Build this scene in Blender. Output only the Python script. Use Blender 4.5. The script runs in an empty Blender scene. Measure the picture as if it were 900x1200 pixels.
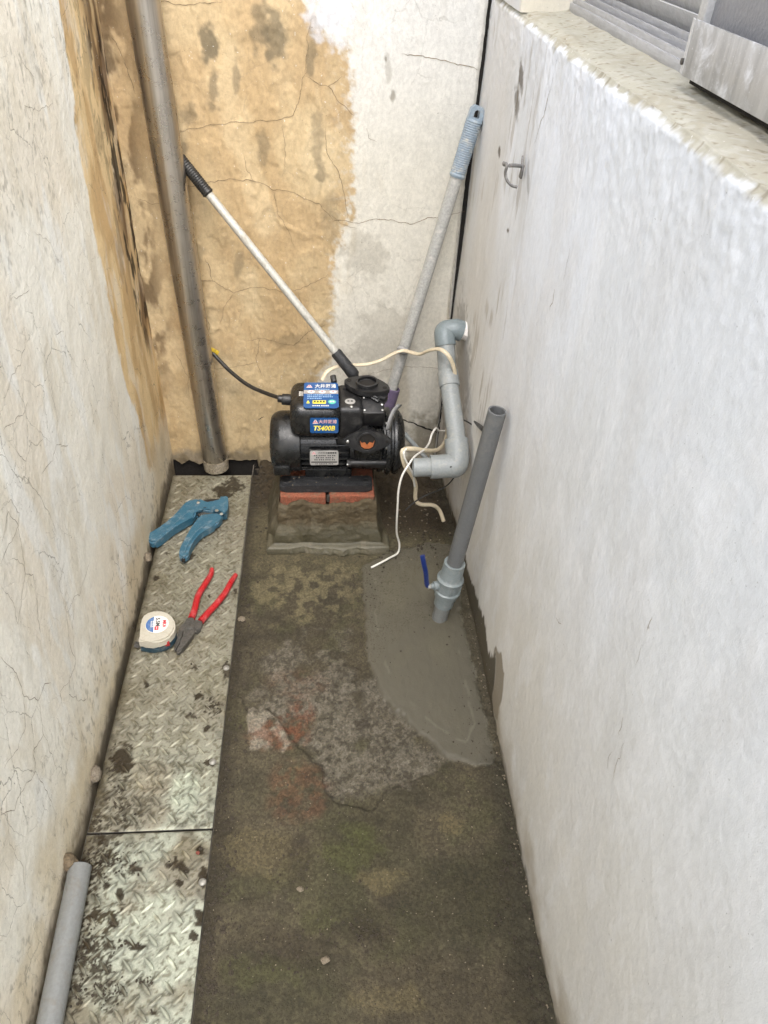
import bpy, bmesh, math, random
import numpy as np
from mathutils import Vector, Matrix, Quaternion
random.seed(7); rng = np.random.default_rng(7)
R = math.radians; PI = math.pi
sc = bpy.context.scene
COL = sc.collection

# ------------------------------------------------------------------ camera
F, PITCH, YAW, ROLL, CAMZ = 897.98, 0.694346, 0.102087, 0.058181, 1.10   # focal length for a 900 px wide frame
def cam_ray(px, py):
    x = (px-450)/F; z = -(py-600)/F
    c, s = math.cos(ROLL), math.sin(ROLL); x, z = c*x-s*z, s*x+c*z
    c, s = math.cos(PITCH), math.sin(PITCH); y, z = c+z*s, -s+z*c
    c, s = math.cos(YAW), math.sin(YAW); x, y = x*c+y*s, -x*s+y*c
    return Vector((x, y, z))
def P(px, py, ax, v):
    "surveyed point: where the line of sight of photo pixel (px,py) meets the plane axis=v"
    i = 'xyz'.index(ax); d = cam_ray(px, py); o = Vector((0, 0, CAMZ))
    return o + d*((v-o[i])/d[i])
cam = bpy.data.objects.new('camera', bpy.data.cameras.new('camera')); COL.objects.link(cam)
cam.location = (0, 0, CAMZ)
fw = cam_ray(450, 600).normalized(); rt = (cam_ray(550, 600)-cam_ray(450, 600)).normalized(); up = rt.cross(fw)
cam.matrix_world = Matrix.Translation((0, 0, CAMZ)) @ Matrix((rt, up, -fw)).transposed().to_4x4()
cam.data.sensor_fit = 'HORIZONTAL'; cam.data.sensor_width = 36; cam.data.lens = 36*F/900
cam.data.clip_start = .02; cam.data.clip_end = 200
sc.camera = cam

# ------------------------------------------------------------------ world, sun, exposure
SUN_EL, SUN_AZ = R(62), R(166)          # high, veiled by thin cloud
w = bpy.data.worlds.new("World"); sc.world = w; w.use_nodes = True
nt = w.node_tree; nt.nodes.clear()
sky = nt.nodes.new('ShaderNodeTexSky'); sky.sky_type = 'NISHITA'; sky.sun_disc = False
sky.sun_elevation = SUN_EL; sky.sun_rotation = SUN_AZ; sky.air_density = 1.0; sky.dust_density = 4.0; sky.ozone_density = 1.0
hs = nt.nodes.new('ShaderNodeHueSaturation'); hs.inputs['Saturation'].default_value = .5
bg = nt.nodes.new('ShaderNodeBackground'); bg.inputs['Strength'].default_value = .15
wo = nt.nodes.new('ShaderNodeOutputWorld')
nt.links.new(sky.outputs[0], hs.inputs['Color']); nt.links.new(hs.outputs[0], bg.inputs[0]); nt.links.new(bg.outputs[0], wo.inputs[0])
sl = bpy.data.lights.new('sun', 'SUN'); sl.energy = .8; sl.angle = R(40); sl.color = (1, .975, .94)
so = bpy.data.objects.new('sun', sl); COL.objects.link(so)
sd = Vector((math.sin(SUN_AZ)*math.cos(SUN_EL), math.cos(SUN_AZ)*math.cos(SUN_EL), math.sin(SUN_EL)))
so.rotation_euler = sd.to_track_quat('Z', 'Y').to_euler(); so.location = (0, 0, 6)
sc.view_settings.view_transform = 'Standard'; sc.view_settings.look = 'None'
sc.view_settings.exposure = 2.0; sc.view_settings.gamma = 1; sc.view_settings.use_curve_mapping = False
sc.cycles.max_bounces = 10; sc.cycles.diffuse_bounces = 7

# ------------------------------------------------------------------ basic tools
def lin(r, g, b):
    f = lambda c: (c/255/12.92) if c/255 <= .04045 else ((c/255+.055)/1.055)**2.4
    return np.array([f(r), f(g), f(b)])
ORG = {}
def tag(o, label=None, cat=None, group=None, kind=None):
    for k, v in (('label', label), ('category', cat), ('group', group), ('kind', kind)):
        if v: o[k] = v
    return o
def empty(name, loc, label, cat, group=None):
    o = bpy.data.objects.new(name, None); COL.objects.link(o); o.location = loc; o.empty_display_size = .03
    ORG[o.name] = Vector(loc)
    return tag(o, label, cat, group)
def link_mesh(name, me, mat, parent=None, origin=None, kind=None):
    o = bpy.data.objects.new(name, me); COL.objects.link(o)
    if parent is not None:
        org = ORG[parent.name]; o.parent = parent
    else:
        org = Vector(origin) if origin is not None else Vector((0, 0, 0)); o.location = org
    ORG[o.name] = org
    if org.length > 0: me.transform(Matrix.Translation(-org))
    if mat is not None: me.materials.append(mat)
    if kind: o['kind'] = kind
    return o
def obj(name, bm, mat, parent=None, origin=None, smooth=40, kind=None):
    me = bpy.data.meshes.new(name); bmesh.ops.recalc_face_normals(bm, faces=bm.faces[:]); bm.to_mesh(me); bm.free()
    o = link_mesh(name, me, mat, parent, origin, kind)
    if smooth:
        me.shade_smooth()
        me.set_sharp_from_angle(angle=R(smooth))
    return o
def dup(src, delta, parent=None, name=None):
    "a linked copy of a part, moved by delta"
    c = src.copy(); COL.objects.link(c); c.location = src.location + Vector(delta)
    if parent is not None: c.parent = parent
    return c
BM = bmesh.new
def frame(d, upv=None):
    d = Vector(d).normalized(); u = Vector(upv) if upv is not None else (Vector((0, 0, 1)) if abs(d.z) < .9 else Vector((1, 0, 0)))
    a = u.cross(d).normalized(); b = d.cross(a).normalized()
    return a, b, d
def box(bm, c, s, bev=0, rot=None, seg=2):
    r = bmesh.ops.create_cube(bm, size=1); vs = r['verts']
    bmesh.ops.scale(bm, vec=s, verts=vs)
    if bev:
        es = list({e for v in vs for e in v.link_edges}); q = bmesh.ops.bevel(bm, geom=es, offset=bev, segments=seg, affect='EDGES', profile=.5)
        vs = list({v for f in q['faces'] for v in f.verts} | {v for v in vs if v.is_valid})
    if rot is not None: bmesh.ops.rotate(bm, cent=(0, 0, 0), matrix=rot, verts=vs)
    bmesh.ops.translate(bm, vec=c, verts=vs)
    return vs
def lathe(bm, prof, o, d, n=32, upv=None, cap=True):
    "prof: list of (distance along axis, radius)"
    a, b, d = frame(d, upv); o = Vector(o); rings = []
    for t, r in prof:
        rings.append([bm.verts.new(o+d*t+(a*math.cos(2*PI*k/n)+b*math.sin(2*PI*k/n))*max(r, 1e-5)) for k in range(n)])
    for i in range(len(rings)-1):
        for k in range(n):
            bm.faces.new((rings[i][k], rings[i][(k+1) % n], rings[i+1][(k+1) % n], rings[i+1][k]))
    if cap:
        bm.faces.new(rings[0][::-1]); bm.faces.new(rings[-1])
    return rings
def cyl(bm, p0, p1, r, n=24, bev=0, r2=None):
    p0, p1 = Vector(p0), Vector(p1); L = (p1-p0).length; r2 = r if r2 is None else r2
    pr = [(0, r), (L, r2)] if not bev else [(0, r-bev), (bev*.3, r-bev*.3), (bev, r), (L-bev, r2), (L-bev*.3, r2-bev*.3), (L, r2-bev)]
    return lathe(bm, pr, p0, p1-p0, n)
def ringtube(bm, p0, p1, ro, ri, n=28):
    "pipe with wall thickness and open ends"
    p0, p1 = Vector(p0), Vector(p1); L = (p1-p0).length
    rings = lathe(bm, [(0.0004, ri), (0, ri+.0004), (0, ro-.0004), (.0004, ro), (L-.0004, ro), (L, ro-.0004), (L, ri+.0004), (L-.0004, ri)], p0, p1-p0, n, cap=False)
    for k in range(n): bm.faces.new((rings[-1][k], rings[-1][(k+1) % n], rings[0][(k+1) % n], rings[0][k]))
def smooth_path(pts, sub=6):
    pts = [Vector(p) for p in pts]; out = []
    q = [pts[0]*2-pts[1]]+pts+[pts[-1]*2-pts[-2]]
    for i in range(1, len(q)-2):
        for k in range(sub):
            t = k/sub; a, b, c, d = q[i-1], q[i], q[i+1], q[i+2]
            out.append(.5*((2*b)+(c-a)*t+(2*a-5*b+4*c-d)*t*t+(3*b-a-3*c+d)*t*t*t))
    out.append(pts[-1]); return out
def tube(bm, pts, r, n=10, sub=6, flat=1.0, taper=None, upv=None):
    path = smooth_path(pts, sub) if sub > 1 else [Vector(p) for p in pts]
    rings = []; ref = None; m = len(path)
    for i, p in enumerate(path):
        d = (path[min(i+1, m-1)]-path[max(i-1, 0)]).normalized()
        if ref is None: ref = frame(d, upv)[0]
        ref = (ref-d*ref.dot(d)).normalized(); b = d.cross(ref)
        rr = r if taper is None else r*taper(i/(m-1))
        rings.append([bm.verts.new(p+ref*math.cos(2*PI*k/n)*rr+b*math.sin(2*PI*k/n)*rr*flat) for k in range(n)])
    for i in range(m-1):
        for k in range(n): bm.faces.new((rings[i][k], rings[i][(k+1) % n], rings[i+1][(k+1) % n], rings[i+1][k]))
    bm.faces.new(rings[0][::-1]); bm.faces.new(rings[-1])
def prism(bm, pts, thick, nrm, bev=0):
    "polygon (3D points) pushed along nrm by thick, edges bevelled"
    n = Vector(nrm).normalized(); lo = [bm.verts.new(Vector(p)) for p in pts]; hi = [bm.verts.new(Vector(p)+n*thick) for p in pts]
    m = len(pts); fs = [bm.faces.new(hi), bm.faces.new(lo[::-1])]
    for k in range(m): bm.faces.new((lo[k], lo[(k+1) % m], hi[(k+1) % m], hi[k]))
    if bev:
        es = [e for e in fs[0].edges]+[e for e in fs[1].edges]
        bmesh.ops.bevel(bm, geom=es, offset=bev, segments=2, affect='EDGES')
    return lo+hi
def ball(bm, c, r, sc3=(1, 1, 1), sub=2, jit=0, rot=None):
    q = bmesh.ops.create_icosphere(bm, subdivisions=sub, radius=r)['verts']
    for v in q:
        f = 1+(random.random()-.5)*jit; v.co = Vector((v.co.x*sc3[0], v.co.y*sc3[1], v.co.z*sc3[2]))*f
        if rot is not None: v.co = rot @ v.co
        v.co += Vector(c)
    return q

# ------------------------------------------------------------------ numpy noise and painting masks
def _h(ix, iy, s):
    n = (ix.astype(np.int64)*374761393+iy.astype(np.int64)*668265263+s*974711) & 0xffffffff
    n = ((n ^ (n >> 13))*1274126177) & 0xffffffff; n = (n ^ (n >> 16)) & 0xffffffff
    return n/4294967295.0
def vn(x, y, s=0):
    xi, yi = np.floor(x), np.floor(y); fx, fy = x-xi, y-yi; fx = fx*fx*fx*(fx*(fx*6-15)+10); fy = fy*fy*fy*(fy*(fy*6-15)+10)
    a, b, c, d = _h(xi, yi, s), _h(xi+1, yi, s), _h(xi, yi+1, s), _h(xi+1, yi+1, s)
    return (a*(1-fx)+b*fx)*(1-fy)+(c*(1-fx)+d*fx)*fy
def fbm(x, y, f=1, o=4, s=0, g=.5):
    r = 0; a = 1; t = 0
    for k in range(o):
        ca, sa = math.cos(.6+1.3*k+s), math.sin(.6+1.3*k+s); r = r+a*vn((x*ca-y*sa)*f+17.3*k, (x*sa+y*ca)*f-9.1*k, s+k); t += a; a *= g; f *= 2.03
    return r/t          # 0..1, mean .5
def sm(x, a, b):
    t = np.clip((x-a)/(b-a), 0, 1); return t*t*(3-2*t)
def seg_d(x, y, pts, closed=False):
    pts = list(pts); d = np.full(x.shape, 9.0)
    if closed: pts = pts+[pts[0]]
    for (x0, y0), (x1, y1) in zip(pts[:-1], pts[1:]):
        dx, dy = x1-x0, y1-y0; L = dx*dx+dy*dy+1e-12
        t = np.clip(((x-x0)*dx+(y-y0)*dy)/L, 0, 1); d = np.minimum(d, np.hypot(x-x0-t*dx, y-y0-t*dy))
    return d
def poly_sd(x, y, pts):
    "signed distance, positive inside"
    ins = np.zeros(x.shape, bool); m = len(pts)
    for i in range(m):
        x0, y0 = pts[i]; x1, y1 = pts[(i+1) % m]
        if y0 == y1: continue
        c = ((y0 > y) != (y1 > y)) & (x < (x1-x0)*(y-y0)/(y1-y0)+x0); ins ^= c
    return np.where(ins, 1, -1)*seg_d(x, y, pts, True)
def mixc(c, d, m):
    m = np.clip(m, 0, 1)[:, None]; return c*(1-m)+np.asarray(d)*m
def on(surf, pts):
    "photo pixels -> 2D coordinates of one surface of the place"
    r = []
    for px, py in pts:
        if surf == 'floor': v = P(px, py, 'z', 0); r.append((v.x, v.y))
        elif surf == 'plate': v = P(px, py, 'z', .004); r.append((v.x, v.y))
        elif surf == 'back': v = P(px, py, 'y', YB); r.append((v.x, v.z))
        elif surf == 'left': v = P(px, py, 'x', XL); r.append((v.y, v.z))
        elif surf == 'right': v = P(px, py, 'x', XR); r.append((v.y, v.z))
    return r
def blob(x, y, surf, px, py, rx, ry, wob=.35, s=0, f=60):
    (cx, cy), (ax, ay), (bx, by) = on(surf, [(px, py), (px+rx, py), (px, py+ry)])
    A = np.array([[ax-cx, bx-cx], [ay-cy, by-cy]]); I = np.linalg.inv(A)
    u = I[0, 0]*(x-cx)+I[0, 1]*(y-cy); v = I[1, 0]*(x-cx)+I[1, 1]*(y-cy)
    d = np.hypot(u, v)+(fbm(x, y, f, 4, 50+s)-.5)*2*wob
    return 1-sm(d, .55, 1.1)
def grid(name, U, V, fn, mat, parent=None, origin=None, flip=False, kind=None):
    nu, nv = len(U), len(V); uu, vv = np.meshgrid(U, V, indexing='ij'); u = uu.ravel(); v = vv.ravel()
    co, col, rough = fn(u, v)
    me = bpy.data.meshes.new(name); n = nu*nv; me.vertices.add(n); me.vertices.foreach_set('co', co.astype(np.float32).ravel())
    i = np.arange(n).reshape(nu, nv); q = np.stack([i[:-1, :-1], i[1:, :-1], i[1:, 1:], i[:-1, 1:]], -1).reshape(-1, 4)
    if flip: q = q[:, ::-1]
    m = len(q); me.loops.add(m*4); me.loops.foreach_set('vertex_index', q.astype(np.int32).ravel())
    me.polygons.add(m); me.polygons.foreach_set('loop_start', np.arange(0, m*4, 4, dtype=np.int32)); me.polygons.foreach_set('loop_total', np.full(m, 4, np.int32))
    me.update(calc_edges=True); me.validate()
    ca = me.attributes.new('tint', 'FLOAT_COLOR', 'POINT'); ca.data.foreach_set('color', np.c_[np.clip(col, 0, 1), np.ones(n)].astype(np.float32).ravel())
    ra = me.attributes.new('rough', 'FLOAT', 'POINT'); ra.data.foreach_set('value', np.broadcast_to(rough, (n,)).astype(np.float32).copy())
    me.shade_smooth()
    return link_mesh(name, me, mat, parent, origin, kind)
def steps(*seg):
    "steps((a,b,step),...) -> coordinate list"
    out = [seg[0][0]]
    for a, b, s in seg:
        n = max(1, int(round((b-a)/s))); out += [a+(b-a)*(k+1)/n for k in range(n)]
    return np.array(out)

# ------------------------------------------------------------------ materials
def nodes(name):
    m = bpy.data.materials.new(name); m.use_nodes = True; t = m.node_tree; b = t.nodes['Principled BSDF']; return m, t, b
def N(t, typ, **kw):
    n = t.nodes.new(typ)
    for k, v in kw.items():
        if hasattr(n, k): setattr(n, k, v)
        else: n.inputs[k].default_value = v
    return n
def math_n(t, op, a, b=None, clamp=False):
    n = t.nodes.new('ShaderNodeMath'); n.operation = op; n.use_clamp = clamp
    for i, q in enumerate((a, b)):
        if q is None: continue
        if isinstance(q, (int, float)): n.inputs[i].default_value = q
        else: t.links.new(q, n.inputs[i])
    return n.outputs[0]
def ramp(t, fac, a, b, c0=0., c1=1.):
    n = t.nodes.new('ShaderNodeMapRange'); n.interpolation_type = 'SMOOTHSTEP'; t.links.new(fac, n.inputs[0])
    n.inputs[1].default_value = a; n.inputs[2].default_value = b; n.inputs[3].default_value = c0; n.inputs[4].default_value = c1
    return n.outputs[0]
def coords(t, scale=(1, 1, 1)):
    c = t.nodes.new('ShaderNodeTexCoord'); m = t.nodes.new('ShaderNodeMapping'); m.inputs['Scale'].default_value = scale
    t.links.new(c.outputs['Object'], m.inputs[0]); return m.outputs[0]
def noise(t, vec, s, d=4, r=.55, dist=0):
    n = N(t, 'ShaderNodeTexNoise', Scale=s, Detail=d, Roughness=r, Distortion=dist); t.links.new(vec, n.inputs['Vector']); return n.outputs['Fac']
def mix(t, fac, a, b, mode='MIX'):
    n = t.nodes.new('ShaderNodeMix'); n.data_type = 'RGBA'; n.blend_type = mode
    for s, q in ((0, fac), (6, a), (7, b)):
        if isinstance(q, (int, float)): n.inputs[s].default_value = q
        elif isinstance(q, (tuple, list, np.ndarray)): n.inputs[s].default_value = (*q[:3], 1)
        else: t.links.new(q, n.inputs[s])
    return n.outputs[2]
def bump(t, b, hgt, dist, strength=1.0):
    n = N(t, 'ShaderNodeBump', Strength=strength, Distance=dist); t.links.new(hgt, n.inputs['Height']); t.links.new(n.outputs[0], b.inputs['Normal'])
def mat_painted(name, grain=(1, 1, 1), gs=220, amt=.22, bs=.0008, spec=.35, speck=0, crackle=0, fibre=0, metal=0, pits=0):
    "base colour from the surface's own tint, plus grain, specks, hairline crazing and relief"
    m, t, b = nodes(name)
    at = N(t, 'ShaderNodeAttribute', attribute_name='tint'); ra = N(t, 'ShaderNodeAttribute', attribute_name='rough')
    v = coords(t, grain); v1 = coords(t)
    n1 = noise(t, v, gs, 5, .65); n2 = noise(t, v1, gs*4, 3, .6); n3 = noise(t, v, gs*.22, 4, .6)
    s = math_n(t, 'ADD', math_n(t, 'MULTIPLY', n1, .5), math_n(t, 'ADD', math_n(t, 'MULTIPLY', n2, .25), math_n(t, 'MULTIPLY', n3, .25)))
    k = ramp(t, s, .36, .64, 1-amt, 1+amt)
    if pits: k = math_n(t, 'ADD', 1, math_n(t, 'MULTIPLY', math_n(t, 'SUBTRACT', k, 1), ramp(t, ra.outputs['Fac'], .50, .75, .12, 1)))
    col = mix(t, 1.0, at.outputs['Color'], N(t, 'ShaderNodeCombineColor').outputs[0], 'MULTIPLY')
    cc = t.nodes.new('ShaderNodeVectorMath'); cc.operation = 'SCALE'; t.links.new(at.outputs['Color'], cc.inputs[0]); t.links.new(k, cc.inputs['Scale'])
    col = cc.outputs[0]; h = s
    if speck:
        sp = ramp(t, noise(t, v1, 330, 2, .5), .70, .76); msk = ramp(t, noise(t, v1, 11, 3, .6), .45, .62)
        sp = math_n(t, 'MULTIPLY', sp, math_n(t, 'MULTIPLY', msk, speck)); col = mix(t, sp, col, (.06, .045, .03)); h = math_n(t, 'SUBTRACT', h, math_n(t, 'MULTIPLY', sp, .8))
        wp = ramp(t, noise(t, coords(t, (1, 1, .6)), 260, 2, .5), .715, .75); col = mix(t, math_n(t, 'MULTIPLY', wp, .5), col, (.8, .79, .76))
    if crackle:
        for sc_, wd, am in ((13, .009, .62), (32, .014, .38)):
            dn = N(t, 'ShaderNodeTexNoise', Scale=30, Detail=4, Roughness=.6); t.links.new(v1, dn.inputs['Vector'])
            ad = t.nodes.new('ShaderNodeVectorMath'); ad.operation = 'MULTIPLY_ADD'; ad.inputs[1].default_value = (.022, .022, .022); t.links.new(dn.outputs['Color'], ad.inputs[0]); t.links.new(v1, ad.inputs[2])
            mp = t.nodes.new('ShaderNodeMapping'); mp.inputs['Scale'].default_value = (1, 1.25, .75); t.links.new(ad.outputs[0], mp.inputs[0])
            vo = N(t, 'ShaderNodeTexVoronoi', feature='DISTANCE_TO_EDGE', Scale=sc_); t.links.new(mp.outputs[0], vo.inputs['Vector'])
            ln = ramp(t, vo.outputs['Distance'], wd*.2, wd, 1., 0.); ms = ramp(t, noise(t, v1, 6 if sc_ < 20 else 9, 3, .6), .46, .60)
            ln = math_n(t, 'MULTIPLY', math_n(t, 'MULTIPLY', ln, ms), am*crackle); col = mix(t, ln, col, (.17, .15, .12)); h = math_n(t, 'SUBTRACT', h, ln)
    if pits:
        vo = N(t, 'ShaderNodeTexVoronoi', Scale=330.0); t.links.new(v1, vo.inputs['Vector'])
        pk = ramp(t, ra.outputs['Fac'], .55, .75); pt = math_n(t, 'MULTIPLY', ramp(t, vo.outputs['Distance'], .15, .42), pk); h = math_n(t, 'ADD', math_n(t, 'MULTIPLY', h, .6), math_n(t, 'MULTIPLY', pt, -.5*pits))
        rb = t.nodes.new('ShaderNodeRGBToBW'); t.links.new(vo.outputs['Color'], rb.inputs[0])
        k2 = ramp(t, rb.outputs[0], .15, .9, 1-.45*pits, 1+.5*pits)
        k2 = math_n(t, 'ADD', 1, math_n(t, 'MULTIPLY', math_n(t, 'SUBTRACT', k2, 1), pk)); c2 = t.nodes.new('ShaderNodeVectorMath'); c2.operation = 'SCALE'; t.links.new(col, c2.inputs[0]); t.links.new(k2, c2.inputs['Scale']); col = c2.outputs[0]
    t.links.new(col, b.inputs['Base Color'])
    t.links.new(math_n(t, 'ADD', ra.outputs['Fac'], math_n(t, 'MULTIPLY', math_n(t, 'SUBTRACT', s, .5), .5)), b.inputs['Roughness'])
    b.inputs['Specular IOR Level'].default_value = spec; b.inputs['Metallic'].default_value = metal
    bump(t, b, h, bs*8, .35)
    return m
def mat(name, c, rough=.5, metal=0, dust=None, damt=.3, ds=60, var=.12, bs=.0003, bsc=250, stretch=(1, 1, 1), spec=.5, coat=0):
    m, t, b = nodes(name); v = coords(t, stretch); v1 = coords(t)
    n1 = noise(t, v, bsc, 4, .6); n2 = noise(t, v1, ds, 5, .7, .4)
    cc = t.nodes.new('ShaderNodeVectorMath'); cc.operation = 'SCALE'; cc.inputs[0].default_value = tuple(c); t.links.new(ramp(t, n1, .3, .7, 1-var, 1+var), cc.inputs['Scale'])
    col = cc.outputs[0]; rr = ramp(t, n2, .3, .7, max(rough-.08, .03), min(rough+.12, 1))
    if dust is not None:
        dm = math_n(t, 'MULTIPLY', ramp(t, n2, .48, .72), damt); d2 = math_n(t, 'MULTIPLY', ramp(t, noise(t, v1, 420, 3, .6), .62, .72), damt*.8)
        dm = math_n(t, 'MAXIMUM', dm, d2); col = mix(t, dm, col, dust); rr = math_n(t, 'ADD', rr, math_n(t, 'MULTIPLY', dm, .35), True)
        if metal: t.links.new(math_n(t, 'SUBTRACT', metal, math_n(t, 'MULTIPLY', dm, metal)), b.inputs['Metallic'])
    if metal and dust is None: b.inputs['Metallic'].default_value = metal
    t.links.new(col, b.inputs['Base Color']); t.links.new(rr, b.inputs['Roughness']); b.inputs['Specular IOR Level'].default_value = spec
    if coat: b.inputs['Coat Weight'].default_value = coat
    if bs: bump(t, b, n1, bs*6, .4)
    return m
DUST = (.33, .29, .22); MUD = (.075, .058, .036)
M = dict(
    wall_l=mat_painted('cream_render', (1, 1, .8), 190, .07, .00035, .25, speck=.8, crackle=1),
    wall_b=mat_painted('ochre_render', (1, 1, .7), 150, .12, .0005, .25, speck=.7, crackle=.35),
    wall_r=mat_painted('lime_wash', (1, 1.0, .55), 190, .05, .0004, .25, speck=.45),
    floor=mat_painted('damp_concrete', (1, 1, 1), 240, .22, .0013, .4, pits=.5),
    mortar=mat_painted('wet_mortar', (1, 1, 1), 160, .22, .0008, .5),
    plate=mat_painted('galvanised_steel', (1, 1, 1), 260, .18, .0003, .4, metal=.35),
    crack=mat('crack_dirt', (.21, .155, .09), .95, var=.4),
    crackl=mat('pale_crack_dirt', (.30, .26, .20), .95, var=.4),
    void=mat('dark_gap', (.012, .010, .008), 1, var=.3),
    soil=mat('soil', (.036, .028, .018), .95, var=.45, bs=.0010, bsc=500),
    ground=mat('ground_concrete', (.09, .08, .065), .9, var=.3, bs=.002, bsc=60),
    outer=mat('render_coarse', (.55, .52, .46), .9, var=.1, bs=.001, bsc=60),
    black=mat('black_enamel', (.0075, .0080, .0085), .26, dust=(.18, .17, .15), damt=.10, ds=45, var=.3, bs=.00015, bsc=700),
    blackp=mat('black_plastic', (.011, .011, .012), .38, dust=(.20, .19, .17), damt=.16, ds=60, var=.3, bs=.0002, bsc=600),
    foot=mat('black_cast_iron', (.015, .016, .018), .5, dust=(.30, .29, .27), damt=.12, ds=120, var=.3, bs=.0008, bsc=350),
    pvc=mat('pvc_pale_grey', (.245, .265, .265), .42, dust=(.42, .40, .35), damt=.45, ds=70, var=.06),
    pvcb=mat('pvc_blue_grey', (.17, .205, .215), .36, dust=(.4, .4, .37), damt=.15, ds=50, var=.06),
    pvcd=mat('pvc_dark_grey', (.125, .13, .132), .38, dust=(.30, .28, .24), damt=.18, ds=40, var=.05),
    pvcm=mat('pvc_mid_grey', (.175, .182, .178), .36, dust=(.14, .115, .08), damt=.4, ds=55, var=.06),
    steel=mat('stainless_tube', (.44, .40, .345), .30, metal=.92, ds=40, var=.22, bs=.0001, bsc=90, stretch=(1, 1, .02)),
    screw=mat('zinc_screw', (.62, .62, .60), .3, metal=.9, var=.1),
    alu=mat('weathered_aluminium', (.46, .46, .47), .5, metal=.35, dust=(.42, .40, .37), damt=.6, ds=30, var=.12, stretch=(1, .1, 1)),
    sheet=mat('streaked_steel_sheet', (.46, .46, .46), .38, metal=.4, dust=(.82, .83, .86), damt=.75, ds=34, var=.2, stretch=(1, 1, .10), bsc=60),
    edge=mat('pale_aluminium', (.60, .60, .60), .5, metal=.2, dust=(.4, .4, .38), damt=.4, ds=40, var=.08),
    pane=mat('dusty_pane', (.24, .24, .25), .35, dust=(.34, .34, .34), damt=.5, ds=20, var=.1),
    cream=mat('cream_cable', (.58, .50, .36), .45, dust=(.3, .25, .17), damt=.4, ds=60, var=.08),
    white=mat('white_cable', (.72, .70, .64), .4, dust=(.4, .35, .28), damt=.3, ds=80, var=.05),
    cable=mat('black_cable', (.014, .014, .014), .4, dust=(.2, .18, .15), damt=.2, var=.2),
    brick=mat('red_brick', (.22, .068, .036), .92, dust=(.13, .10, .065), damt=1.0, ds=70, var=.25, bs=.0012, bsc=300),
    blue=mat('blue_enamel', (.026, .098, .150), .38, dust=(.27, .31, .32), damt=.5, ds=75, var=.1),
    red=mat('red_grip', (.36, .010, .014), .34, dust=(.5, .3, .28), damt=.25, ds=70, var=.1),
    tool=mat('forged_steel', (.10, .097, .09), .42, metal=.6, dust=(.14, .11, .08), damt=.5, ds=90, var=.25),
    blade=mat('dark_blade', (.03, .026, .024), .4, metal=.4, var=.2),
    tapew=mat('dirty_white_plastic', (.44, .415, .345), .45, dust=(.36, .31, .22), damt=.6, ds=70, var=.05),
    teal=mat('teal_plastic', (.012, .04, .06), .45, dust=DUST, damt=.3, var=.1),
    lab_blue=mat('blue_label', (.008, .075, .24), .35, var=.04, bs=0, dust=(.2, .22, .25), damt=.15),
    lab_light=mat('light_blue_print', (.30, .46, .66), .4, var=.1, bs=0),
    lab_grey=mat('grey_print', (.34, .31, .29), .4, var=.1, bs=0),
    lab_green=mat('green_print', (.10, .50, .38), .4, var=.1, bs=0),
    lab_white=mat('white_print', (.68, .67, .64), .4, var=.03, bs=0),
    lab_red=mat('red_print', (.62, .03, .05), .4, var=.05, bs=0),
    lab_pink=mat('faded_red_print', (.66, .20, .24), .4, var=.05, bs=0),
    lab_yel=mat('yellow_print', (.85, .72, .08), .4, var=.04, bs=0),
    lab_silver=mat('silver_label', (.48, .47, .45), .36, metal=.3, var=.06, bs=0, dust=(.3, .28, .25), damt=.2),
    lab_blk=mat('black_print', (.02, .02, .02), .5, var=.1, bs=0),
    lab_tblue=mat('tape_blue_print', (.05, .13, .32), .4, var=.06, bs=0, dust=(.5, .5, .45), damt=.3),
    cap=mat('orange_cap', (.33, .10, .03), .5, var=.15),
    handle=mat('blue_lever', (.008, .026, .15), .35, dust=(.2, .2, .2), damt=.15, var=.1),
    grip_b=mat('pale_blue_grip', (.24, .30, .355), .5, dust=(.55, .52, .45), damt=.75, ds=50, var=.1),
    purple=mat('purple_sleeve', (.13, .10, .17), .5, dust=(.3, .27, .25), damt=.3, var=.1),
    pole=mat('scuffed_pole', (.44, .43, .39), .45, metal=.25, dust=(.27, .24, .19), damt=.55, ds=60, var=.15, stretch=(1, 1, .3)),
    pole2=mat('grey_scuffed_pole', (.36, .36, .34), .55, dust=(.56, .54, .50), damt=.75, ds=70, var=.15),
    hook=mat('grey_hook', (.17, .165, .16), .5, dust=(.5, .48, .45), damt=.4, ds=90, var=.15),
    plug=mat('white_filler', (.74, .70, .66), .8, var=.1, bs=.0006),
    stone=mat('pale_stone', (.17, .14, .10), .9, var=.3, bs=.001, bsc=400),
    lumpy=mat('cement_lump', (.17, .145, .11), .9, dust=(.15, .12, .08), damt=.8, ds=120, var=.3, bs=.001, bsc=300),
    clay=mat('clay_lump', (.12, .09, .055), .9, var=.4, bs=.001, bsc=300),
    valve=mat('pvc_valve_grey', (.185, .215, .22), .36, dust=(.42, .40, .35), damt=.3, ds=70, var=.06),
    rust=mat('brick_dust', (.16, .045, .03), .9, var=.4),
    bolt=mat('dull_bolt', (.30, .29, .26), .45, metal=.5, dust=(.2, .17, .12), damt=.4, ds=200, var=.15),
    film=mat('grey_film', (.26, .26, .26), .5, dust=(.4, .4, .38), damt=.5, ds=90, var=.1),
    ytag=mat('yellow_tag', (.62, .43, .03), .5, dust=(.05, .04, .02), damt=.8, ds=200, var=.1),
)

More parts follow.
